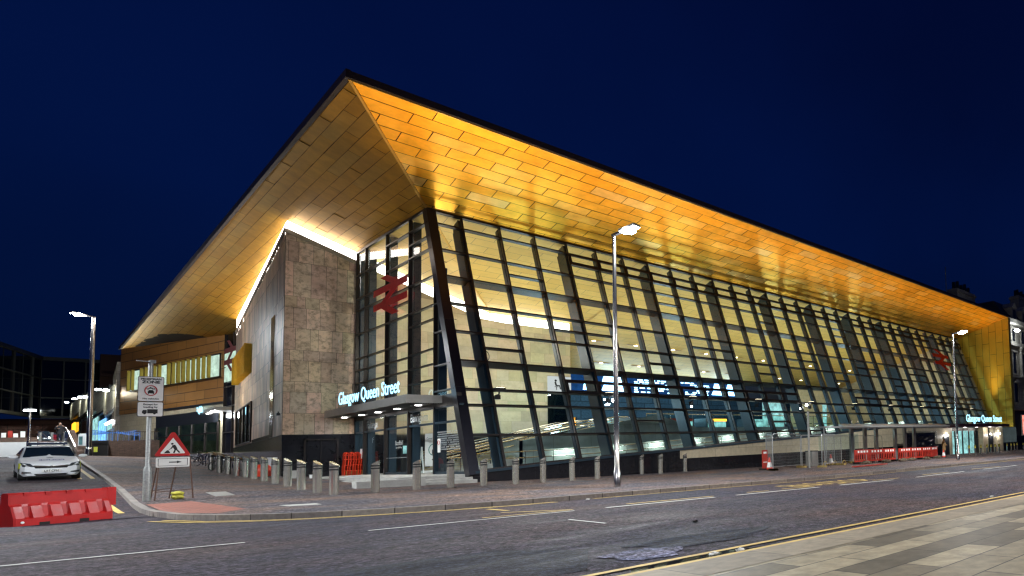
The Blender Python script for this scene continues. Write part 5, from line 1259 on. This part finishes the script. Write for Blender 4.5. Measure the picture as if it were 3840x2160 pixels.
# person by the right entrance
def person(lab, x, y, z, rot, coat, trou, hair, H=1.66, bag=None, sit=False):
    t = thing('person', lab, 'person', (x, y, z), rot)
    me = bpy.data.meshes.new('body'); s = H/1.7
    J = {'pel': (0, 0, .95), 'wai': (0, 0, 1.08), 'che': (0, -.01, 1.28), 'nek': (0, -.01, 1.44), 'hd': (0, -.05, 1.52), 'top': (0, -.045, 1.66),
         'lsh': (-.17, 0, 1.38), 'lel': (-.23, -.02, 1.12), 'lwr': (-.12, -.24, 1.14), 'lha': (-.07, -.32, 1.17), 'rsh': (.17, 0, 1.38), 'rel': (.23, .02, 1.12), 'rwr': (.20, -.12, .92), 'rha': (.20, -.15, .82),
         'lhp': (-.09, 0, .9), 'lkn': (-.10, -.08, .50), 'lan': (-.10, .06, .08), 'lto': (-.10, -.10, .03), 'rhp': (.09, 0, .9), 'rkn': (.10, -.03, .50), 'ran': (.10, .10, .09), 'rto': (.10, -.05, .03)}
    if sit:
        for k, v in {'lhp': (-.1, 0, .9), 'lkn': (-.12, -.42, .9), 'lan': (-.12, -.45, .5), 'lto': (-.12, -.6, .46), 'rhp': (.1, 0, .9), 'rkn': (.12, -.42, .9), 'ran': (.12, -.45, .5), 'rto': (.12, -.6, .46)}.items(): J[k] = v
    E = [('pel', 'wai'), ('wai', 'che'), ('che', 'nek'), ('nek', 'hd'), ('hd', 'top'), ('che', 'lsh'), ('lsh', 'lel'), ('lel', 'lwr'), ('lwr', 'lha'), ('che', 'rsh'), ('rsh', 'rel'), ('rel', 'rwr'), ('rwr', 'rha'), ('pel', 'lhp'), ('lhp', 'lkn'), ('lkn', 'lan'), ('lan', 'lto'), ('pel', 'rhp'), ('rhp', 'rkn'), ('rkn', 'ran'), ('ran', 'rto')]
    Rr = dict(pel=.15, wai=.125, che=.15, nek=.055, hd=.085, top=.08, lsh=.07, lel=.05, lwr=.032, lha=.035, rsh=.07, rel=.05, rwr=.032, rha=.035, lhp=.10, lkn=.065, lan=.045, lto=.035, rhp=.10, rkn=.065, ran=.045, rto=.035)
    ks = list(J); me.from_pydata([tuple(Vector(J[k])*s) for k in ks], [(ks.index(a), ks.index(b)) for a, b in E], [])
    o = bpy.data.objects.new('body', me); S.collection.objects.link(o); md = o.modifiers.new('s', 'SKIN')
    for i, k in enumerate(ks): me.skin_vertices[0].data[i].radius = (Rr[k]*s, Rr[k]*s)
    me.skin_vertices[0].data[0].use_root = True
    o.modifiers.new('u', 'SUBSURF').levels = 1; o.modifiers['u'].render_levels = 1
    dg = bpy.context.evaluated_depsgraph_get(); me2 = bpy.data.meshes.new_from_object(o.evaluated_get(dg)); o.modifiers.clear(); o.data = me2
    me2.materials.clear(); me2.materials.append(pm('skin', (.45, .27, .18), .6)); me2.materials.append(trou)
    for p in me2.polygons:
        p.use_smooth = True
        if p.center.z < .9*s: p.material_index = 1
    o.parent = t
    z0 = .62 if not sit else .84
    m = MB(); rings = []
    for zz, rx, ry in ((z0, .21, .16), (.85, .20, .155), (1.05, .165, .135), (1.25, .19, .14), (1.38, .185, .115), (1.45, .075, .075)):
        rings.append([V(rx*math.cos(a), ry*math.sin(a)-.005, zz)*s for a in [k*math.pi/8 for k in range(16)]])
    m.loft(rings)
    m.tube([V(*J['lsh'])*s, V(*J['lel'])*s, V(*J['lwr'])*s], [.075*s, .065*s, .05*s], 10); m.tube([V(*J['rsh'])*s, V(*J['rel'])*s, V(*J['rwr'])*s], [.075*s, .065*s, .05*s], 10)
    m.build('coat', coat, t, True)
    m = MB(); m.ell(V(0, -.02, 1.615)*s, (.105*s, .115*s, .12*s), 12, 8)
    if hair[1]: m.ell(V(0, .055, 1.47)*s, (.10*s, .075*s, .17*s), 12, 8)
    m.build('hair', hair[0], t, True)
    m = MB(); m.ell(V(0, -.10, 1.59)*s, (.07*s, .05*s, .095*s), 12, 8); m.ell(V(0, -.152, 1.585)*s, (.014, .018, .022), 6, 4); m.build('face', pm('skin', (.50, .31, .21), .6), t, True)
    m = MB()
    for s1 in (-1, 1): m.ell(V(s1*.028, -.145, 1.61)*s, (.01, .006, .007), 6, 4)
    m.ell(V(0, -.146, 1.545)*s, (.022, .005, .006), 6, 4); m.build('eyes_and_mouth', M_signk, t)
    m = MB()
    for hx, hk in (('lha', 1), ('rha', -1)):
        c = V(*J[hx])*s
        for q_ in range(5): m.tube([c+V((q_-2)*.016, -.01, 0), c+V((q_-2)*.018, -.05, .0-.012*abs(q_-2)), c+V((q_-2)*.016, -.075, -.02)], [.009, .008, .006], 5)
    m.build('fingers', pm('skin', (.45, .27, .18), .6), t)
    if bag: m = MB(); m.box(.16, -.28, .45, .34, -.06, .80); m.bar(V(.2, -.17, .8), V(.2, -.15, .86), .02, .01); b_ = m.build('carrier_bag', bag, None); b_.location = (x, y, z); b_.rotation_euler = (0, 0, rot); tag(b_, 'pale blue carrier bag held by the woman in the tan coat', 'bag')
    return t
px_, py_ = 49.5, 29.2
person('woman in a long tan coat with loose blond hair looking at her phone', px_, py_, G(px_, py_), math.radians(75), pm('tan coat', (.42, .25, .10), .8), pm('black jeans', (.012, .012, .014), .8), (pm('blond hair', (.50, .28, .10), .6), True), 1.66, bag=pm('blue bag', (.25, .45, .62), .5))
person('man in a dark jacket at the far right edge by the street corner', 79.2, 33.2, G(79, 33), math.radians(-30), M_navy, pm('dark jeans', (.012, .012, .014), .8), (pm('brown hair', (.06, .03, .015), .7), False), 1.75)
blackc = pm('black clothes', (.015, .015, .018), .8); dh = (pm('brown hair', (.06, .03, .015), .7), False)
random.seed(2)
for i, (x, y, c_) in enumerate(((46.4, 47, blackc), (57.2, 47, M_navy), (59.0, 47.5, blackc), (60.8, 47, blackc), (64, 46, M_navy))):
    sid = thing('seat', ['single dark bench seat beneath the bulkhead inside the glass', 'leftmost seat of the row inside the right part of the glass', 'second seat of the row inside the right part of the glass', 'third seat of the row inside the right part of the glass', 'rightmost seat of the row inside the glass'][i], 'seat', (x, y, 2.6), 0, 'seats on the upper concourse')
    m = MB(); m.box(-.3, -.28, .42, .3, .25, .48); m.build('cushion', M_dark, sid); m = MB(); m.box(-.3, .22, .45, .3, .28, 1.0); m.build('backrest', M_dark, sid); m = MB(); m.box(-.04, -.04, 0, .04, .04, .42); m.build('leg', M_steel, sid)
    if i < 4: person(['person in black sitting alone high on the concourse', 'person in navy sitting on the leftmost seat of the row', 'person in black sitting second in the row of seats', 'person in black sitting third in the row of seats'][i], x, y-.02, 2.6+.48-.84+.02, [0, .4, -.3, .2][i], c_, blackc, dh, 1.7, sit=True)
for i in range(4):
    x = 44.3+i*1.5; o = thing('concourse_desk', ordw(i)+' dark counter stool from the left behind the balustrade', 'stool', (x, 43.5, 2.6), 0, 'counter stools behind the balustrade'); m = MB(); m.box(-.3, -.3, .75, .3, .3, .82); m.build('stool_seat', M_dark, o); m = MB(); m.lathe((0, 0, 0), [(.2, 0), (.2, .02), (.03, .03), (.03, .75)], 10); m.build('pedestal', M_blkp, o)

# ============================================================ BACKGROUND RIGHT
t = thing('sandstone_building', 'ornate pale sandstone Victorian building beyond the gold end wall', 'building', (76, 33.6, -1), world=True)
bx0, bx1, by0 = 75.4, 125, 33.6
m = MB(); m.face([V(bx0, by0, 5.2), V(bx1, by0, 5.2), V(bx1, by0, 17), V(bx0, by0, 17)]); m.face([V(bx0, 60, 5.2), V(bx0, by0, 5.2), V(bx0, by0, 17), V(bx0, 60, 17)]); m.build('upper_wall', M_sandst, t)
m = MB(); m.face([V(bx0-2, by0+.4, -2), V(bx1, by0+.4, -2), V(bx1, by0+.4, 4.9), V(bx0-2, by0+.4, 4.9)]); m.build('ground_floor', M_dark, t)
m = MB(); m.box(bx0-.5, by0-.7, 4.8, bx1, by0+.5, 5.2); m.box(bx0-.4, by0-.5, 13.9, bx1, by0, 14.3); m.box(bx0-.6, by0-.9, 16.9, bx1, by0, 17.5); m.box(bx0-.3, by0-.4, 9.4, bx1, by0, 9.6); m.build('cornice', M_sandst, t)
for k in range(12):
    x = 77.0+k*3.4
    for z0, z1 in ((5.9, 8.6), (10.0, 13.0), (14.6, 16.4)):
        m = MB(); m.box(x, by0-.04, z0, x+1.3, by0-.02, z1); wv = m.build('window', pm('dark window glass', (.012, .014, .018), .1), t)
        m = MB(); m.box(x-.2, by0-.22, z0-.2, x+1.5, by0-.0, z0-.04); m.box(x-.2, by0-.16, z0, x-.02, by0, z1); m.box(x+1.32, by0-.16, z0, x+1.5, by0, z1)
        if z0 < 6: m.prism([(x-.35, z1+.1), (x+1.65, z1+.1), (x+.65, z1+.75)], (0, by0, 0), (1, 0, 0), (0, 0, 1), (0, -.35, 0))
        else: m.box(x-.3, by0-.25, z1+.05, x+1.6, by0, z1+.25)
        m.build('window_surround', M_sandst, wv).location = (0, 0, 0)
    m = MB(); m.lathe((x+2.35, by0-.3, 9.6), [(.26, 0), (.24, 3.4), (.2, 3.6), (.36, 3.9), (.36, 4.3)], 12); m.build('column', M_sandst, t, True)
m = MB(); m.hexa([V(bx0, by0-.2, 17.5), V(bx1, by0-.2, 17.5), V(bx1, 50, 17.5), V(bx0, 50, 17.5)], [V(bx0+1, by0+2.2, 20.6), V(bx1, by0+2.2, 20.6), V(bx1, 48, 20.6), V(bx0+1, 48, 20.6)]); m.build('mansard_roof', M_slate, t)
for k in range(8):
    x = 78+k*3.6; m = MB(); m.box(x, by0+.1, 17.6, x+1.5, by0+1.6, 19.6); m.prism([(x-.15, 19.6), (x+1.65, 19.6), (x+.75, 20.4)], (0, by0, 0), (1, 0, 0), (0, 0, 1), (0, 1.8, 0)); dm = m.build('dormer', M_sandst, t)
    m = MB(); m.box(x+.35, by0+.07, 17.9, x+1.15, by0+.095, 19.3); m.build('dormer_window', M_dark, dm).location = (0, 0, 0)
for x, w_, zt in ((69.8, 5.2, 21.6), (91, 4.5, 24.5), (104, 4.5, 24.5)):
    m = MB(); m.box(x, 38, 15, x+w_, 39.6, zt); m.box(x-.15, 37.85, zt-.5, x+w_+.15, 39.75, zt-.2); ch = m.build('chimney_stack', M_sandst, t)
    m = MB()
    for k in range(5): m.lathe((x+.5+k*(w_-1)/4., 38.8, zt), [(.28, 0), (.24, 1.0+(.3 if k % 2 else 0))], 8)
    m.build('chimney_pots', M_blkp, ch).location = (0, 0, 0)
m = MB(); m.bar(V(66.8, 38, 15), V(66.8, 38, 23.8), .09, .09); tag(m.build('flagpole', M_galv), 'thin mast rising above the far end of the gold roof', 'mast')
t = thing('wall_lantern', 'bright lamp bracketed on the sandstone building above the road', 'lamp', (76.4, 33.2, 15.6)); m = MB(); m.bar(V(0, .4, 0), V(0, -.7, .3), .06, .06); m.build('arm', M_blkp, t); m = MB(); m.ell((0, -.8, .25), (.6, .35, .18), 12, 6); m.build('light_panel', M_led, t)
lamp('POINT', 'wall_lantern_light', (76.4, 31.8, 15.3), 200, (.9, .96, 1), .3)
t = thing('backlit_advert', 'backlit poster box on the dark shopfront at the right edge', 'advertising panel', (80.5, 33.8, 1.2)); m = MB(); m.box(-.9, -.1, 0, .9, .1, 3.0); m.build('case', M_signw, t); m = MB(); m.box(-.8, -.13, .1, .8, -.11, 2.9); m.build('poster', em('poster glow', (.9, .25, .18), 1.4, .9), t)
m = MB(); m.box(72.0, 34.0, .35, 78, 34.02, 2.4); tag(m.build('shop_window', em('pale shop glow', (.45, .60, .62), .28, .3)), 'pale lit shop window right of the gold end wall', 'window')

# ============================================================ BACKGROUND LEFT
# dark curved glass office
t = thing('glass_office', 'dark angular glass office block closing the side street', 'building', (3.5, 221, 8), world=True)
OB = [(-14.5, 143), (3.52, 221), (14.5, 222)]
m = MB()
for (x0, y0), (x1, y1) in zip(OB, OB[1:]): m.face([V(x0, y0, 13.4), V(x1, y1, 13.4), V(x1, y1, 25.65), V(x0, y0, 25.65)])
m.build('curtain_wall', pm('black glazing', (.004, .006, .012), .06, spec=.8), t)
m = MB()
for (x0, y0), (x1, y1) in zip(OB, OB[1:]):
    a, b = V(x0, y0, 0), V(x1, y1, 0)
    for z, h in ((25.9, .75), (21.6, .2), (17.6, .2), (13.5, .6)): m.bar(a+V(0, -.1, z), b+V(0, -.1, z), .5, h)
for k in range(18):
    q = V(*OB[0], 0).lerp(V(*OB[1], 0), k/17); m.bar(q+V(-.05, -.1, 13.4), q+V(-.05, -.1, 25.65), .15, .15 if k % 2 else .5, up=(1, 0, 0))
for k in range(5): q = V(*OB[1], 0).lerp(V(*OB[2], 0), k/4); m.bar(q+V(0, -.1, 13.4), q+V(0, -.1, 25.65), .15, .2, up=(1, 0, 0))
m.build('mullion_grid', pm('office frame', (.05, .055, .05), .5), t)
m = MB(); m.box(-34, 222.7, 3, 16, 223.3, 13.2); m.build('base_wall', brick('maroon cladding', (.14, .05, .03), (.11, .04, .025), (.03, .015, .01), 4, 1.0, .05, .5, .7), t)
m = MB(); m.box(10.7, 219, 14, 16.2, 221, 27.3); m.box(10.7, 218, 22.3, 16.2, 219, 23); m.build('stair_tower', pm('brown render', (.085, .04, .028), .8), t)
# shops climbing the side street
t = thing('shop_terrace', 'row of gold-lit shops climbing the side street on the left', 'building', (7.3, 130, 4), world=True)
secs = [(121, 134, 9.2, 12.0), (134, 146, 9.9, 12.6), (147, 163, 10.8, 13.4), (164, 184, 11.6, 14.3), (186, 212, 12.6, 15.4)]
for i, (y0, y1, zb, zt) in enumerate(secs):
    m = MB(); m.box(7.3, y0, 3.5, 9.3, y1, zt+.5); m.build('wall', M_dark, t)
    m = MB(); m.face([V(7.22, y1, zb), V(7.22, y0, zb), V(7.22, y0, zt), V(7.22, y1, zt)]); m.build('lit_frieze', pm('pale gold stone', (.55, .45, .22), .7, var=.3, scale=1), t)
    m = MB(); n = int((y1-y0)/1.6)
    for k in range(n+1): m.bar(V(7.05, y0+k*1.6, zb-.1), V(7.05, y0+k*1.6, zt), .25, .3, up=(1, 0, 0))
    m.build('pilaster', M_sandst, t)
    m = MB(); m.box(7.0, y0, zb-.4, 7.3, y1, zb-.05); m.build('sign_band', [M_signw, M_navy, M_signw, M_dark, M_yell][i], t)
    m = MB()
    for k in range(int((y1-y0)/3)): m.box(7.15, y0+.5+k*3, 4.6+i*.7, 7.2, y0+2.6+k*3, zb-1.2)
    m.build('shop_window', [M_cyan, em('blue shop light', (.2, .5, 1), 1.6, .6), M_cyan, M_glassd, M_glassd][i], t)
text('shop_lettering', 'BANK', .9, M_signr, t, (6.98, 131, 8.75), (0, -1, 0), (0, 0, 1), off=.02)
m = MB(); m.box(6.9, 196, 9.5, 7.1, 204, 11.2); m.build('yellow_sign', em('yellow sign', (1, .5, .03), 2), t)
t = thing('stone_gable', 'pale stone party wall against the end of the bronze-clad wing', 'building', (7.2, 118, 3), world=True)
m = MB(); m.hexa([V(6.9, 117.4, 2.5), V(7.6, 117.4, 2.5), V(8.2, 127, 2.5), V(7.2, 127, 2.5)], [V(6.9, 117.4, 14.4), V(7.6, 117.4, 14.4), V(8.2, 127, 13.6), V(7.2, 127, 13.6)]); m.build('party_wall', M_stone, t)
m = MB()
for k in range(5): m.box(6.85, 118.2+k*1.6, 3.6, 6.9, 119.2+k*1.6, 6.6)
m.build('shop_window', em('dim blue windows', (.35, .45, .6), .35, .5), t)
lit = None
for i, (x, y, z, pw) in enumerate([(6.4, 119.5, 11.2, 260), (6.4, 131, 12.2, 300), (6.4, 155, 13.0, 300), (6.4, 166, 13.8, 300), (6.4, 181, 14.6, 300), (6.4, 207, 15.8, 300)]):
    lab = 'glowing street lantern on the side-street shops, '+ordw(i)+' nearest'
    if lit is None:
        lit = thing('wall_lantern', lab, 'lamp', (x, y, z), 0, 'lanterns along the side street'); m = MB(); m.bar(V(0, 0, 0), V(.9, 0, -.15), .06, .06); m.build('arm', M_blkp, lit); m = MB(); m.ell((-.1, 0, -.05), (.26, .2, .13), 10, 6); m.build('light_panel', M_led, lit)
    else: q = copy_tree(lit); q.location = (x, y, z); q['label'] = lab
    lamp('POINT', 'lantern_light', (x-.25, y, z-.4), pw, (.95, 1, .80), .25)
m = MB()
for k in range(6): m.ell((6.75, 118.5+k*1.5, 7.4), (.14, .14, .14), 8, 5)
tag(m.build('shop_spotlights', em('spot row', (.92, .9, 1), 30)), 'row of small glaring spotlights over the stone gable windows', 'lamp')
# steps, walls, hoarding, plaza
struct(MB().box(-6, 84, 2.0, 7.0, 122, 4.0), 'upper_plaza', M_pave)
t = thing('garden_steps', 'flight of stone steps climbing to the upper plaza behind the car', 'steps', (2, 80, 2.7), world=True)
m = MB()
for k in range(8): m.box(1.3, 80+k*.5, 2.5, 2.95, 84.2, 2.85+k*.15)
m.build('treads', M_conc, t)
m = MB(); m.hexa([V(2.95, 79.5, 2.5), V(3.25, 79.5, 2.5), V(3.0, 84.5, 2.5), V(2.7, 84.5, 2.5)], [V(2.95, 79.5, 3.0), V(3.25, 79.5, 3.0), V(3.0, 84.5, 4.9), V(2.7, 84.5, 4.9)]); m.build('side_wall', M_brk, t)
m = MB(); m.tube([V(2.9, 79.5, 3.4), V(2.62, 84.5, 5.1)], .04, 6); m.build('handrail', M_steel, t)
tag(MB().box(-6, 81.2, 2.5, 1.25, 81.6, 3.86).build('hoarding', M_hoard), 'long plain white hoarding below the brick terrace wall', 'hoarding')
tag(MB().box(-6, 81.6, 2.5, 1.3, 83.9, 4.22).build('terrace_wall', M_brk), 'brown brick terrace wall with a flat coping above the white hoarding', 'wall')
t = thing('terrace_fence', 'wire trellis fence on top of the brick terrace wall', 'fence', (-2, 82, 4.22), world=True); m = MB()
for k in range(22): x = -3+k*.2; m.bar(V(x, 82.3, 4.22), V(x+.5, 82.3, 5.1), .015, .015); m.bar(V(x+.5, 82.3, 4.22), V(x, 82.3, 5.1), .015, .015)
m.build('lattice', M_rust, t)
for i, (x, mt) in enumerate(((-.25, M_signw), (.02, M_redm), (.25, M_signw), (.55, M_signw))):
    tag(MB().box(x, 82.0, 4.25, x+.2, 82.1, 4.25+[.35, .5, .3, .45][i]).build('terrace_banner', mt), ['white banner far left on the terrace fence', 'dull red banner on the terrace fence', 'small white banner in the middle of the terrace fence', 'white picture board nearest the post lamp on the terrace'][i], 'banner')
# parked cars on the upper plaza
for i, (x, y, c_) in enumerate(((1.75, 92, (.03, .04, .05)), (2.25, 96, (.30, .015, .015)), (2.75, 93, (.02, .025, .05)), (2.2, 101, (.05, .05, .06)))):
    t = thing('parked_car', ['small dark parked car leftmost on the upper plaza', 'red parked car in the middle of the upper plaza', 'navy parked car rightmost on the upper plaza', 'grey parked car behind the red one on the upper plaza'][i], 'car', (x, y, 4.0), 0, 'cars on the upper plaza')
    t.scale = (.42, .8, .85)
    car_body().build('body', pm('car paint', c_, .15, coat=1), t, True)
    m = MB(); m.face([V(-.70, 1.30, .995), V(.70, 1.30, .995), V(.575, 1.90, 1.385), V(-.575, 1.90, 1.385)]); m.build('windscreen', pm('car glass', (.02, .03, .04), .05), t)
    for s_ in (-1, 1): m = MB(); m.ell((s_*.65, -.02, .65), (.14, .04, .07), 8, 5); m.build('headlight', M_galv if i else M_led, t)
for i, x in enumerate((1.45, 1.98, 2.5)):
    tag(MB().lathe((x, 85.5, 4.0), [(.08, 0), (.08, .75)], 10).build('plaza_bollard', M_galv), ['left', 'middle', 'right'][i]+' grey bollard at the top of the garden steps', 'bollard', 'bollards at the top of the steps')
person('dark figure standing at the top of the garden steps', 2.33, 84.8, 4.0, 0, blackc, blackc, dh, 1.5)
t = thing('information_board', 'white arched map board on the brick pier beside the lamp post', 'sign', (3.25, 80, 2.6), world=True)
m = MB(); m.box(3.02, 80, 3.45, 3.42, 80.15, 4.35); m.box(3.08, 80, 4.35, 3.36, 80.15, 4.42); m.build('board', M_hoard, t); m = MB(); m.box(3.05, 79.97, 3.55, 3.22, 79.99, 4.2); m.build('map', em('map glow', (.2, .45, .5), .4, .5), t)
m = MB(); m.box(3.0, 79.9, 2.4, 3.5, 80.3, 3.45); tag(m.build('brick_pier', M_brk), 'short brick pier under the arched map board', 'wall')
t = thing('recycling_bin', 'large black recycling bin with a yellow notice behind the lamp post', 'bin', (4.0, 79, 2.55), world=True)
m = MB(); m.box(3.52, 79, 2.5, 4.35, 80, 3.6); m.build('bin_body', M_blkp, t); m = MB(); m.box(3.5, 78.95, 3.6, 4.38, 80.05, 3.8); m.build('lid', M_dark, t)
m = MB(); m.box(3.69, 78.97, 2.93, 3.87, 78.99, 3.33); m.build('yellow_notice', pm('notice yellow', (.6, .62, .08), .5), t)
tag(MB().box(4.42, 79.6, 2.4, 6.9, 80.2, 3.8).build('brick_wall', M_brk), 'dark brick retaining wall under the white railing', 'wall')
t = thing('railing', 'white steel railing on top of the dark brick retaining wall', 'railing', (5, 79.9, 3.8), world=True); m = MB()
m.tube([V(4.3, 79.9, 4.55), V(6.9, 79.9, 4.5)], .03, 6)
for k in range(26): m.bar(V(4.45+k*.095, 79.9, 3.8), V(4.45+k*.095, 79.9, 4.52), .02, .02, up=(0, 1, 0))
m.build('bars', M_steel, t)
t = thing('ramp_railing', 'blue-lit ramp handrails behind the recycling bin', 'railing', (4, 84, 3.8), world=True); m = MB()
for k in range(4): m.tube([V(3.6, 84+k, 4.9-k*.12), V(6.3, 84+k, 4.3+k*.2)], .03, 6)
for k in range(10): m.bar(V(3.7+k*.28, 84, 3.9), V(3.7+k*.28, 84, 4.8), .03, .03, up=(0, 1, 0))
m.build('rails', pm('blue painted rail', (.06, .2, .6), .4), t); lamp('POINT', 'ramp_light', (4.6, 86, 5.6), 60, (.3, .6, 1), .2)
# small street things
m = MB(); m.box(0, 0, 0, .09, .04, .03); 
random.seed(14)
for i, (x, y, c_, lab) in enumerate(((9.9, 28.8, M_signk, 'scrap of dark litter at the foot of a bollard by the corner column'), (4.32, 5.58, M_signw, 'crumpled white tissue lying in the wet gutter'), (4.62, 5.5, M_signw, 'torn white wrapper at the edge of the gutter puddle'), (6.3, 8.6, M_signk, 'small black clump of debris lying on the road'), (12.0, 5.9, M_signw, 'flat white paper scrap beside the far yellow lines'), (8.8, 16.7, M_signw, 'white litter scrap against the kerb by the yellow line'))):
    m = MB(); m.ell((0, 0, .012), (.05, .04, .018), 8, 5)
    for p in m.v: p.x += random.uniform(-.02, .02); p.y += random.uniform(-.02, .02); p.z = max(0, p.z+random.uniform(-.005, .01))
    o = m.build('litter', c_); o.location = (x, y, gz(x, y, .12 if y > 17 else 0)+.004); tag(o, lab, 'litter', 'litter on the street')
